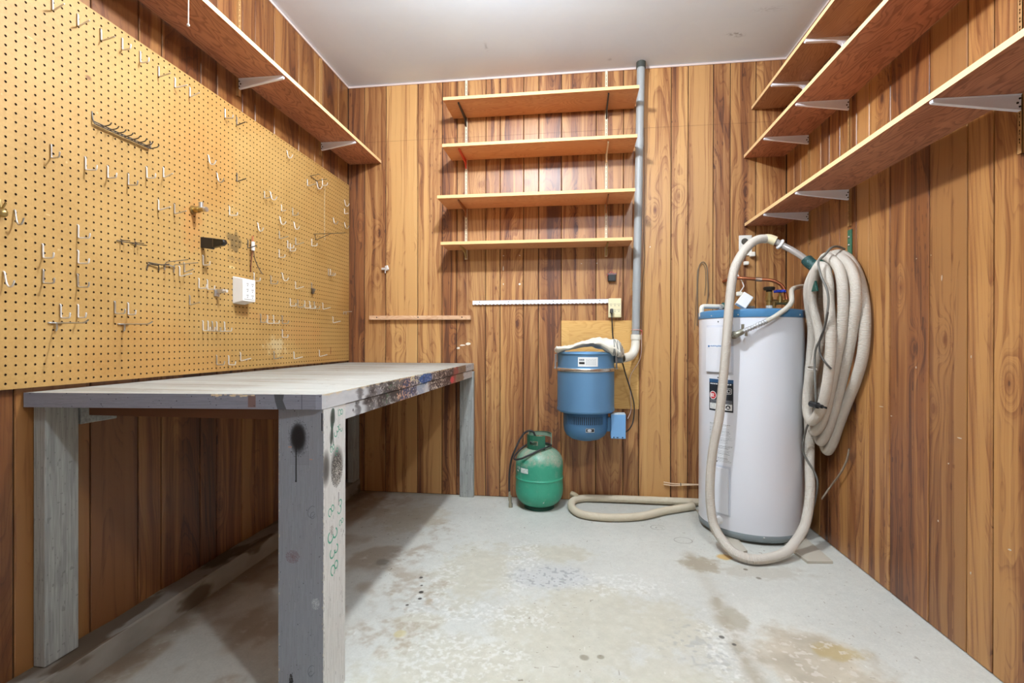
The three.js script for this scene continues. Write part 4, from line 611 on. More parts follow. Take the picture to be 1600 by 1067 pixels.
    const ct = canvasTex(1024, 512, (c, w, h) => { c.fillStyle = '#e2dccc'; c.fillRect(0, 0, w, h); seedState = 8; for (let i = 0; i < 700; i++) { const k = rr(-14, 8); c.fillStyle = `rgba(${226 + k},${220 + k},${204 + k},0.4)`; c.fillRect(rr(0, w), rr(0, h), rr(4, 60), rr(2, 10)); } c.fillStyle = '#8b8c86'; c.font = 'bold 120px sans-serif'; for (const yy of [505, 88]) { c.save(); c.translate(700, yy); c.fillText('NW', 0, 0); c.fillText('S', 196, 6); c.restore(); } });
    tag(mesh('cloth_bag', g, new THREE.MeshStandardMaterial({ map: ct, roughness: 0.9, side: THREE.DoubleSide })), 'crumpled off-white cloth bag lying over the top of the blue canister', 'cloth');
  }
  // riser pipe
  {
    const p = thing('vacuum_pipe', 'grey plastic riser pipe running from the ceiling down to the canister', 'pipe'), a = [1.993, H, 0.06], b = [1.9635, 1.085, 0.06], r = 0.0255;
    const q = (t) => [mix(a[0], b[0], t), mix(a[1], b[1], t), 0.06], seg = (t0, t1, rad) => tube([q(t0), q((t0 + t1) / 2), q(t1)], rad, 4, 24);
    mesh('riser', seg(0, 1, r), greyPvc, p); mesh('coupling', seg(0.275, 0.31, r + 0.002), greyPvc, p); mesh('coupling', seg(0.805, 0.835, r + 0.002), greyPvc, p); mesh('collar', seg(0, 0.022, r + 0.004), M(58, 62, 58, 0.6), p);
    mesh('elbow', join([tube([[1.9635, 1.09, 0.06], [1.963, 1.055, 0.06], [1.957, 1.0, 0.068], [1.935, 0.962, 0.09], [1.905, 0.949, 0.125], [1.868, 0.943, 0.163]], 0.0275, 30, 24), tube([[1.9638, 1.092, 0.06], [1.963, 1.06, 0.06]], 0.0315, 2, 24)]), whitePvc, p);
    const w = thing('wire_tie', 'twist of reddish bell wire tied round the lower riser pipe', 'wire'); w.position.set(1.965, 1.12, 0.06);
    mesh('loop', join([0, 1].map((i) => { const g = new THREE.TorusGeometry(0.0285, 0.0016, 6, 28); g.rotateX(Math.PI / 2 + (i ? 0.16 : -0.1)); g.translate(0, i * 0.004, 0); return g; })), M(206, 170, 160, 0.6), w); mesh('knot', join([tube([[0.026, 0, 0.012], [0.036, -0.006, 0.02], [0.034, -0.022, 0.014], [0.038, -0.03, 0.02]], 0.002, 14, 5), ball(0.005, 0.032, -0.004, 0.016, 8)]), M(176, 70, 66, 0.6), w);
    mesh('tail', tube([[0.033, -0.016, 0.014], [0.03, -0.18, -0.03], [-0.033, -0.302, -0.03], [-0.031, -0.409, -0.03], [-0.029, -0.51, -0.01], [-0.054, -0.56, 0.04]], 0.002, 50, 5), M(226, 206, 196, 0.6), w);
    tag(mesh('bell_wire', tube([[2.02, 2.43, 0.004], [2.022, 2.0, 0.006], [2.02, 1.75, 0.004], [2.026, 1.6, 0.005], [2.012, 1.45, 0.02], [2.004, 1.3, 0.03], [1.999, 1.12, 0.05]], 0.0018, 60, 5), M(120, 100, 84, 0.6)), 'thin brown wire following the right side of the grey riser pipe', 'wire');
  }
  // socket strip with plug and lead
  o = thing('power_outlet', 'cream six-socket outlet on the back wall with one lead plugged in', 'outlet', [1.834, 1.264, 0]);
  mesh('housing', rbox(0.082, 0.124, 0.04, 0.004, 0, 0, 0.02), creamPl, o); mesh('lower_lip', rbox(0.076, 0.02, 0.034, 0.003, 0, -0.05, 0.024), M(222, 210, 166, 0.5), o);
  for (let i = 0; i < 3; i++) for (let j = 0; j < 2; j++) { const x = -0.025 + i * 0.025, y = 0.024 - j * 0.036; mesh('socket', join([box(0.002, 0.008, 0.001, x - 0.005, y, 0.0404), box(0.002, 0.008, 0.001, x + 0.005, y, 0.0404), box(0.0044, 0.004, 0.001, x, y - 0.01, 0.0404)]), holeM, o); }
  o = thing('power_lead', 'dark power lead from the cream outlet down behind the cloth bag to the relay box', 'cable');
  mesh('plug', join([rbox(0.02, 0.03, 0.03, 0.006, 1.812, 1.243, 0.056), cyl(0.006, 0.004, 0.03, 10, 1.813, 1.218, 0.056)]), M(74, 70, 66, 0.5), o);
  mesh('cord', tube([[1.813, 1.205, 0.056], [1.816, 1.165, 0.045], [1.82, 1.12, 0.02], [1.826, 1.06, 0.018], [1.85, 0.99, 0.02], [1.875, 0.93, 0.06], [1.897, 0.84, 0.1], [1.935, 0.72, 0.085], [1.952, 0.64, 0.08], [1.944, 0.54, 0.09], [1.918, 0.5, 0.13], [1.885, 0.49, 0.19]], 0.0042, 90, 8), M(52, 46, 42, 0.55), o);
  // horizontal white slotted rail
  o = thing('slotted_rail', 'white scalloped metal rail screwed horizontally to the back wall', 'rail', [0.893, 1.307, 0]);
  { const L = 0.9, s = [[0, 0.014], [0, -0.012]]; for (let i = 0; i < 36; i++) { const x = i * L / 36; s.push([x + 0.004, -0.015], [x + 0.009, -0.0155], [x + 0.0135, -0.0125], [x + 0.018, -0.0105], [x + 0.022, -0.0125]); } s.push([L, -0.013], [L, 0.014]); const g = extrude(s, 0.002); g.translate(0, 0, 0.014); mesh('face', g, whiteSteel, o); mesh('flange', box2(0, L, 0.012, 0.014, 0.001, 0.016), whiteSteel, o); for (const x of [0.048, 0.245, 0.343, 0.543, 0.644, 0.846]) mesh('screw', cyl(0.003, 0.003, 0.002, 8).rotateX(Math.PI / 2).translate(x, 0.003, 0.0165), holeM, o); o.rotation.z = 0.004; }
  // wooden ledge strip
  o = thing('wood_strip', 'narrow light wooden strip screwed to the back wall above the bench', 'batten', [0.525, 1.2075, 0.0155]);
  mesh('batten', woodBox(0.712, 0.027, 0.03, 0.3, 0.2), new THREE.MeshStandardMaterial({ map: pine, roughness: 0.6 }), o); for (const x of [-0.302, -0.008, 0.298]) mesh('screw', cyl(0.0042, 0.0042, 0.002, 10).rotateX(Math.PI / 2).translate(x, 0.002, 0.0155), holeM, o); o.rotation.z = -0.002;
  // little fittings
  o = thing('wall_fitting', 'small chrome fitting with a winged knob on the back wall, upper left', 'fitting', [0.28, 1.545, 0]);
  mesh('base', cyl(0.012, 0.012, 0.01, 16).rotateX(Math.PI / 2).translate(0.0, 0, 0.005), steel, o); mesh('wing', join([rbox(0.034, 0.016, 0.012, 0.004, -0.01, 0.0, 0.02), rbox(0.024, 0.034, 0.012, 0.005, 0.014, 0.002, 0.022).rotateZ(0.3), cyl(0.004, 0.004, 0.03, 8, -0.002, -0.014, 0.016)]), M(220, 220, 222, 0.3, { metalness: 0.5 }), o);
  o = thing('wire_box', 'small black box with red wires on the back wall above the outlet', 'box', [1.816, 1.465, 0]);
  mesh('case', rbox(0.05, 0.042, 0.03, 0.004, 0, -0.006, 0.015), blackPl, o); mesh('terminal', rbox(0.058, 0.012, 0.02, 0.002, 0, 0.02, 0.012), M(110, 84, 84, 0.5), o); mesh('wire', join([tube([[-0.02, 0.02, 0.02], [-0.004, 0.034, 0.024], [0.014, 0.024, 0.022], [0.032, 0.03, 0.01]], 0.0016, 14, 5), tube([[-0.026, 0.024, 0.015], [-0.03, 0.014, 0.02], [-0.02, 0.012, 0.026]], 0.0016, 10, 5)]), M(196, 70, 86, 0.5), o);
}
// ------------------------------------------------------------------ gas bottle
{
  const R = 0.149, t = thing('propane_tank', 'green propane tank with dusty dome standing against the back wall', 'tank', [1.356, 0, 0.16]);
  const prof = [[0, 0.014], [0.07, 0.018], [0.11, 0.032], [0.138, 0.062], [R, 0.1], [R, 0.186], [R + 0.0025, 0.19], [R + 0.0025, 0.196], [R, 0.2], [R, 0.285], [0.143, 0.315], [0.125, 0.345], [0.1, 0.364], [0.07, 0.376], [0.03, 0.381], [0, 0.382]];
  const fine = []; const cv = new THREE.CatmullRomCurve3(prof.map(([a, b]) => new THREE.Vector3(a, b, 0)), false, 'centripetal'); for (let i = 0; i <= 70; i++) { const q = cv.getPoint(i / 70); fine.push([Math.max(0, q.x), q.y]); }
  const g = lathe(fine, 64), p = g.attributes.position, u = g.attributes.uv; for (let i = 0; i < p.count; i++) u.setY(i, p.getY(i) / 0.4);
  const dust = dataTex(1024, 512, (a, v, c) => { const y = v * 0.4, n = fbm(a * 26, v * 14, 4), f = vn(a * 300, v * 130), k = clamp(sm(0.27, 0.33, y + (n - 0.5) * 0.12) * (0.5 + 0.4 * n) + (f > 0.86 ? 0.14 : 0) + sm(0.66, 0.78, fbm(a * 40 + 5, v * 20, 3)) * 0.25); c[0] = mix(50 + n * 8, 166 + (f - 0.5) * 26, k); c[1] = mix(146 + n * 10, 162 + (f - 0.5) * 26, k); c[2] = mix(116 + n * 8, 142 + (f - 0.5) * 26, k); });
  const body = mesh('body', g, new THREE.MeshStandardMaterial({ map: dust, roughness: 0.42 }), t); mesh('foot_ring', lathe([[0.094, 0.02], [0.094, 0], [0.09, 0], [0.09, 0.022]], 40), M(24, 74, 58, 0.6), t);
  const col = M(36, 96, 72, 0.5), colD = M(116, 140, 120, 0.8), cg = (a0, a1, y0, y1) => { const k = arcPlate(0.075, a0, a1, y0, y1, 0.004, 16); return k; };
  mesh('collar', join([cg(-1.35, 0.55, 0.37, 0.4), cg(-1.35, -0.85, 0.398, 0.43), cg(-0.05, 0.55, 0.398, 0.43), cg(-1.4, 0.55, 0.428, 0.46)]), col, t); mesh('collar', join([cg(1.5, 4.3, 0.368, 0.39), cg(1.5, 1.75, 0.388, 0.44), cg(3.6, 4.2, 0.388, 0.44), cg(1.45, 4.3, 0.438, 0.466)]), colD, t);
  mesh('valve', join([cyl(0.014, 0.017, 0.05, 14, 0, 0.4, 0), cyl(0.011, 0.011, 0.04, 12).rotateZ(Math.PI / 2).translate(-0.02, 0.42, 0), cyl(0.022, 0.02, 0.014, 10, 0, 0.437, 0)]), M(206, 196, 180, 0.4, { metalness: 0.3 }), t);
  const lt = canvasTex(256, 128, (c, w, h) => { c.fillStyle = 'rgb(52,128,104)'; c.fillRect(0, 0, w, h); c.fillStyle = '#dfe6e0'; for (let r = 0; r < 4; r++) c.fillRect(8, 10 + r * 14, 92, 6); c.fillRect(14, 78, 50, 34); c.fillRect(116, 18, 132, 96); c.fillStyle = '#5c8f7c'; seedState = 4; for (let i = 0; i < 60; i++) c.fillRect(rr(118, 240), 22 + Math.floor(rr(0, 9)) * 10, rr(3, 14), 4); });
  mesh('warning_label', arcPlate(R + 0.0003, -1.12, -0.38, 0.236, 0.276, 0.0006, 12), new THREE.MeshStandardMaterial({ map: lt, roughness: 0.5 }), body);
  mesh('scrape', (() => { const s = extrude([[-0.004, -0.018], [0.005, -0.02], [0.01, -0.004], [0.004, 0.014], [-0.004, 0.02], [-0.009, 0.006]], 0.001); s.rotateX(0.12); s.translate(0.033, 0.084, 0.138); return s; })(), M(170, 186, 170, 0.7), body);
  const h = thing('gas_hose', 'black rubber gas hose with brass end looped round the green tank collar', 'hose');
  mesh('hose', join([tube([[1.336, 0.43, 0.17], [1.328, 0.455, 0.17], [1.317, 0.475, 0.17], [1.293, 0.481, 0.17], [1.264, 0.467, 0.17], [1.236, 0.43, 0.175], [1.205, 0.362, 0.2], [1.186, 0.314, 0.2], [1.17, 0.221, 0.19], [1.168, 0.14, 0.19], [1.17, 0.095, 0.2]], 0.0062, 80, 8), tube([[1.3, 0.4, 0.13], [1.27, 0.388, 0.17], [1.236, 0.366, 0.21], [1.206, 0.33, 0.22], [1.212, 0.318, 0.26], [1.256, 0.331, 0.288], [1.3, 0.352, 0.288], [1.345, 0.372, 0.272], [1.393, 0.387, 0.24], [1.424, 0.392, 0.19], [1.43, 0.392, 0.15], [1.4, 0.39, 0.1], [1.35, 0.39, 0.085]], 0.006, 100, 8)]), rubber, h);
  mesh('end_fitting', join([cyl(0.006, 0.008, 0.03, 12, 1.171, 0.086, 0.2), cyl(0.011, 0.011, 0.03, 6, 1.174, 0.058, 0.2), cyl(0.009, 0.009, 0.02, 12, 1.176, 0.036, 0.2), cyl(0.0125, 0.0125, 0.026, 14, 1.178, 0.0135, 0.2)]), M(168, 160, 140, 0.35, { metalness: 0.7 }), h);
}
// ------------------------------------------------------------------ water heater
{
  const hx = 2.56, hz = 0.35, R = 0.27, deg = Math.PI / 180, t = thing('water_heater', 'tall white cylindrical water heater with blue lid band in the right corner', 'water heater', [hx, 0, hz]);
  const white = M(226, 228, 234, 0.28), lidBlue = M(72, 126, 168, 0.4), grey = M(120, 128, 130, 0.45);
  const jacket = mesh('jacket', lathe([[0.2, 0.05], [R, 0.052], [R, 1.176], [0.26, 1.176]], 96), white, t);
  mesh('base_ring', lathe([[0.1, 0.0125], [R - 0.012, 0.0125], [R - 0.002, 0.02], [R + 0.001, 0.03], [R + 0.001, 0.052], [R - 0.01, 0.054]], 96), grey, t); mesh('lid', lathe([[R - 0.004, 1.174], [R + 0.004, 1.176], [R + 0.004, 1.21], [R, 1.2155], [0.24, 1.221], [0, 1.226]], 96), lidBlue, t);
  const panel = (a0, a1, y0, y1, name) => { const k = arcPlate(R, a0 * deg, a1 * deg, y0, y1, 0.013, 18), b = arcPlate(R, (a0 - 2) * deg, (a1 + 2) * deg, y0 - 0.012, y1 + 0.012, 0.002, 18); const q = mesh(name, k, white, t); mesh('panel_rim', b, M(204, 208, 216, 0.35), q); for (const yy of [y0 - 0.03, y1 + 0.03]) mesh('screw', ball(0.0038, (R + 0.001) * Math.sin((a0 + a1) / 2 * deg), yy, (R + 0.001) * Math.cos((a0 + a1) / 2 * deg), 8), M(90, 92, 96, 0.4, { metalness: 0.6 }), q); return q; };  // rim painted a greyer white, bevel shading put into its colour
  const up = panel(-69, -37, 0.885, 1.125, 'access_panel'); panel(-69, -39.5, 0.135, 0.375, 'access_panel');
  mesh('name_strip', arcPlate(R + 0.0128, -66 * deg, -38 * deg, 1.014, 1.032, 0.0012, 12), new THREE.MeshStandardMaterial({ map: canvasTex(512, 64, (c, w, h) => { c.fillStyle = '#e6e9ee'; c.fillRect(0, 0, w, h); c.fillStyle = '#3a6ea8'; c.beginPath(); c.ellipse(40, 32, 26, 20, 0, 0, 7); c.fill(); seedState = 3; for (let x = 80; x < 500; x += 24) c.fillRect(x, rr(10, 18), 15, rr(22, 32)); }), roughness: 0.4 }), up);
  const lab = canvasTex(512, 640, (c, w, h) => {
    c.fillStyle = '#20242a'; c.fillRect(0, 0, w, h); c.fillStyle = '#2c5378'; c.fillRect(0, 0, w, 70); c.fillStyle = '#e8e8e6'; for (let x = 30; x < 480; x += 46) c.fillRect(x, 84, 32, 24); c.beginPath(); c.arc(96, 330, 84, 0, 7); c.fill(); c.fillStyle = '#c2222c'; c.beginPath(); c.arc(96, 330, 70, 0, 7); c.fill(); c.fillStyle = '#f2f2f0'; c.font = 'bold 104px serif'; c.textAlign = 'center'; c.fillText('R', 96, 366); c.fillRect(40, 296, 26, 68);
    c.strokeStyle = '#e8e8e6'; c.lineWidth = 9; c.beginPath(); c.roundRect(378, 172, 100, 110, 20); c.stroke(); c.beginPath(); c.roundRect(402, 198, 52, 58, 12); c.stroke(); c.fillStyle = '#e6e6e2'; c.fillRect(20, 486, w - 40, 120); c.fillStyle = '#8d9096'; for (let i = 0; i < 4; i++) c.fillRect(20, 412 + i * 18, w - 40, 8); c.fillStyle = '#2a2c30'; c.beginPath(); c.arc(416, 546, 44, 0, 7); c.fill(); c.fillStyle = '#e6e6e2'; c.beginPath(); c.moveTo(416, 516); c.lineTo(446, 570); c.lineTo(386, 570); c.fill(); c.strokeStyle = '#777'; c.lineWidth = 4; c.strokeRect(60, 506, 70, 80); for (let i = 0; i < 5; i++) c.fillRect(170, 502 + i * 20, 150, 8);
  });
  mesh('energy_label', arcPlate(R + 0.0002, -66 * deg, -35 * deg, 0.674, 0.846, 0.0008, 16), new THREE.MeshStandardMaterial({ map: lab, roughness: 0.4 }), jacket);
  const txt = canvasTex(512, 768, (c, w, h) => { c.fillStyle = '#e4e6ea'; c.fillRect(0, 0, w, h); seedState = 12; for (let y = 14; y < h - 20; y += 17) { if (rnd() < 0.12) continue; const heavy = rnd() < 0.2; c.fillStyle = heavy ? '#7e8286' : '#a4a7aa'; let x = 14; const e = rr(360, 500); while (x < e) { const k = rr(8, 40); c.fillRect(x, y, k, heavy ? 9 : 6); x += k + 7; } } });
  mesh('instruction_label', arcPlate(R + 0.0002, -66 * deg, -35 * deg, 0.402, 0.61, 0.0005, 16), new THREE.MeshStandardMaterial({ map: txt, roughness: 0.5 }), jacket);
  const a = -51 * deg; mesh('drain_valve', (() => { const g = join([cyl(0.02, 0.022, 0.03, 18).rotateX(Math.PI / 2).translate(0, 0, R + 0.012), cyl(0.012, 0.012, 0.03, 12).rotateX(Math.PI / 2).translate(0, -0.006, R + 0.034), rbox(0.03, 0.008, 0.02, 0.003, 0, 0.014, R + 0.034)]); g.rotateY(a); g.translate(0, 0.092, 0); return g; })(), whitePl, t);
  mesh('rim_screw', join([[-30, 1.188], [12, 1.188], [40, 1.188], [-62, 1.188], [-4, 0.045], [-60, 0.045]].map(([d, y]) => ball(0.0042, (R + 0.004) * Math.sin(d * deg), y, (R + 0.004) * Math.cos(d * deg), 8))), steel, t);
  mesh('top_plate', lathe([[0, 0.006], [0.06, 0.005], [0.07, 0]], 30).translate(0.03, 1.222, -0.02), M(170, 176, 178, 0.5), t);
  mesh('outlet_nipple', join([cyl(0.017, 0.017, 0.03, 18, 0.098, 1.235, 0.01)]), whitePl, t);
  // brass riser with black cap
  const bw = (list) => join(list);
  let o = thing('relief_valve', 'upright brass valve with round black cap on top of the heater', 'valve', [2.658, 1.249, 0.36]);
  mesh('body', bw([cyl(0.014, 0.016, 0.04, 16, 0, 0.02, 0), cyl(0.021, 0.021, 0.022, 6, 0, 0.038, 0), cyl(0.017, 0.017, 0.03, 16, 0, 0.062, 0)]), brass, o); mesh('cap', bw([cyl(0.031, 0.028, 0.014, 24, 0, 0.094, 0), cyl(0.017, 0.015, 0.014, 16, 0, 0.082, 0), cyl(0.027, 0.03, 0.005, 24, 0, 0.103, 0)]), M(62, 58, 48, 0.45, { metalness: 0.5 }), o);
  o = thing('shutoff_valve', 'brass gate valve with a blue wheel handle beside the black-capped valve', 'valve', [2.738, 1.25, 0.3]);
  mesh('body', bw([cyl(0.013, 0.013, 0.085, 14).rotateZ(Math.PI / 2).translate(0.006, 0.022, 0), cyl(0.019, 0.019, 0.018, 6).rotateZ(Math.PI / 2).translate(-0.03, 0.022, 0), cyl(0.019, 0.019, 0.018, 6).rotateZ(Math.PI / 2).translate(0.034, 0.022, 0), cyl(0.014, 0.017, 0.034, 14, 0, 0.038, 0), cyl(0.007, 0.007, 0.03, 10, 0, 0.064, 0), cyl(0.011, 0.011, 0.036, 12, -0.04, 0.004, 0.02)]), brass, o);
  { const s = []; for (let i = 0; i < 40; i++) { const k = i / 40 * 6.2832, r = 0.026 + 0.005 * Math.cos(5 * k); s.push([r * Math.cos(k), r * Math.sin(k)]); } const g = extrude(s, 0.01, [], 0.002); g.rotateX(-Math.PI / 2); g.translate(0, 0.08, 0); mesh('handle', g, M(44, 74, 196, 0.4), o); }
  o = thing('copper_pipe', 'copper water pipe bending down to the blue-handled valve', 'pipe'); mesh('pipe', tube([[2.515, 1.43, 0.0], [2.516, 1.429, 0.14], [2.545, 1.424, 0.215], [2.642, 1.412, 0.24], [2.713, 1.401, 0.26], [2.75, 1.379, 0.27], [2.77, 1.345, 0.28], [2.777, 1.3, 0.288], [2.778, 1.274, 0.296]], 0.0095, 60, 12), copper, o); mesh('coupling', tube([[2.626, 1.4135, 0.2375], [2.642, 1.412, 0.24], [2.66, 1.409, 0.2445]], 0.0125, 4, 14), M(176, 150, 130, 0.35, { metalness: 0.8 }), o);
  o = thing('flexible_conduit', 'grey flexible conduit from the heater side up to the right wall', 'conduit');
  mesh('armour', ribbedHose([[2.42, 1.095, 0.632], [2.438, 1.103, 0.638], [2.506, 1.135, 0.644], [2.545, 1.153, 0.643]], 0.0135, 0.014, 0.005, 12), M(176, 176, 176, 0.4, { metalness: 0.4 }), o);
  mesh('sleeve', tube([[2.54, 1.151, 0.643], [2.577, 1.171, 0.641], [2.612, 1.194, 0.634], [2.644, 1.216, 0.622], [2.686, 1.25, 0.58], [2.708, 1.288, 0.53], [2.728, 1.32, 0.48], [2.76, 1.338, 0.43], [2.81, 1.352, 0.37], [2.876, 1.362, 0.31]], 0.0125, 60, 12), M(196, 190, 176, 0.55), o);
  mesh('connector', join([tube([[2.4, 1.083, 0.6], [2.402, 1.085, 0.634], [2.43, 1.1, 0.634]], 0.0155, 10, 12), cyl(0.02, 0.02, 0.02, 12).rotateX(Math.PI / 2).translate(2.399, 1.082, 0.594), ball(0.0165, 2.401, 1.084, 0.63, 12), box(0.012, 0.03, 0.012, 2.43, 1.122, 0.636), box(0.01, 0.028, 0.01, 2.446, 1.09, 0.638)]), M(150, 148, 132, 0.4, { metalness: 0.6 }), o);
  o = thing('drain_pipe', 'white plastic pipe with a green ball valve at the heater top left', 'pipe'); mesh('pipe', bent([[2.297, 1.19, 0.35], [2.297, 1.249, 0.35], [2.43, 1.249, 0.31]], 0.0135, 0.016, 14, 8), whitePvc, o); mesh('valve', join([cyl(0.019, 0.019, 0.05, 16).rotateZ(Math.PI / 2 - 0.1).rotateY(0.3).translate(2.446, 1.252, 0.306), cyl(0.011, 0.013, 0.03, 10, 2.45, 1.274, 0.305), rbox(0.05, 0.008, 0.014, 0.003, 2.462, 1.285, 0.303)]), M(36, 92, 90, 0.45), o); mesh('clamp', rbox(0.02, 0.028, 0.03, 0.004, 2.408, 1.246, 0.316), M(176, 170, 160, 0.6), o);
  o = thing('plastic_box', 'tilted white plastic box resting on the heater top with a cord', 'box', [2.512, 1.262, 0.4]);
  mesh('case', (() => { const g = rbox(0.06, 0.082, 0.034, 0.005); g.rotateZ(-0.62); g.rotateX(-0.25); g.translate(0, 0.012, 0); return g; })(), whitePl, o); mesh('grommet', rbox(0.032, 0.024, 0.024, 0.006, -0.024, 0.052, -0.004).rotateZ(0), M(226, 220, 204, 0.5), o); mesh('bracket', rbox(0.05, 0.012, 0.03, 0.003, 0.03, -0.022, -0.01), M(110, 104, 96, 0.5), o);
  mesh('cord', tube([[-0.02, 0.062, -0.006], [0.012, 0.09, -0.06], [0.045, 0.115, -0.15], [0.055, 0.16, -0.23], [0.065, 0.21, -0.33], [0.085, 0.29, -0.385]], 0.0032, 50, 7), whitePl, o);
  o = thing('wall_outlet', 'white wall plate with a round dark socket behind the hose arch', 'outlet', [2.645, 1.655, 0.0]); mesh('plate', rbox(0.078, 0.128, 0.008, 0.003, 0, 0, 0.0045), M(232, 230, 222, 0.4), o); mesh('socket', cyl(0.02, 0.02, 0.008, 24).rotateX(Math.PI / 2).translate(-0.006, 0.024, 0.011), M(74, 70, 60, 0.5), o); mesh('slot', join([box(0.004, 0.012, 0.002, -0.014, -0.02, 0.009), box(0.004, 0.008, 0.002, 0.004, -0.03, 0.009)]), holeM, o);
  const pw = M(236, 232, 220, 0.5); mesh('plug', rbox(0.03, 0.03, 0.03, 0.006, 0.036, -0.06, 0.022), pw, o); mesh('plug', rbox(0.03, 0.024, 0.026, 0.006, 0.0, -0.115, 0.02), pw, o);
  o = thing('loop_wire', 'hairpin loop of thin grey wire on the back wall left of the heater', 'wire'); mesh('wire', join([tube([[2.352, 1.15, 0.008], [2.353, 1.226, 0.008], [2.357, 1.471, 0.008], [2.366, 1.536, 0.01], [2.386, 1.556, 0.012], [2.405, 1.539, 0.01], [2.417, 1.429, 0.008], [2.418, 1.348, 0.008], [2.41, 1.282, 0.008]], 0.003, 70, 6), tube([[2.35, 1.4, 0.007], [2.356, 1.51, 0.009], [2.378, 1.55, 0.014], [2.398, 1.52, 0.01], [2.404, 1.42, 0.007], [2.398, 1.34, 0.007]], 0.002, 50, 5), tube([[2.35, 1.4, 0.007], [2.345, 1.3, 0.006], [2.335, 1.12, 0.007]], 0.0015, 20, 5)]), M(120, 104, 84, 0.6), o);
  o = thing('cut_wires', 'two pale cut wires poking out low behind the heater', 'wire'); mesh('wire', join([0, 1].map((i) => tube([[2.145, 0.132 + i * 0.014, 0.022], [2.2, 0.126 + i * 0.012, 0.02], [2.27, 0.13 + i * 0.008, 0.018], [2.4, 0.136, 0.012]], 0.0035, 24, 6))), M(222, 196, 168, 0.6), o); mesh('tie', new THREE.TorusGeometry(0.009, 0.002, 6, 14).rotateY(Math.PI / 2).translate(2.25, 0.134, 0.019), blackPl, o);
  // thin boards under the heater
  const pm = M(186, 178, 162, 0.85), slab = (pts, h, label) => { const g = extrude(pts.map(([x, z]) => [x, -z]), h, [], 0.0008); g.rotateX(-Math.PI / 2); const q = tag(mesh('base_board', g, pm), label, 'board', 'thin boards under the water heater'); q.position.y = 0.0009; };
  slab([[2.325, 0.12], [2.43, 0.12], [2.43, 0.71], [2.395, 0.735], [2.325, 0.59]], 0.0108, 'thin flat board under the left side of the heater'); slab([[2.445, 0.12], [2.64, 0.12], [2.64, 0.56], [2.445, 0.56]], 0.0108, 'thin flat board under the middle of the heater'); slab([[2.655, 0.12], [2.79, 0.12], [2.79, 0.785], [2.672, 0.8], [2.655, 0.66]], 0.0112, 'thin flat board sticking out under the heater right side');
}
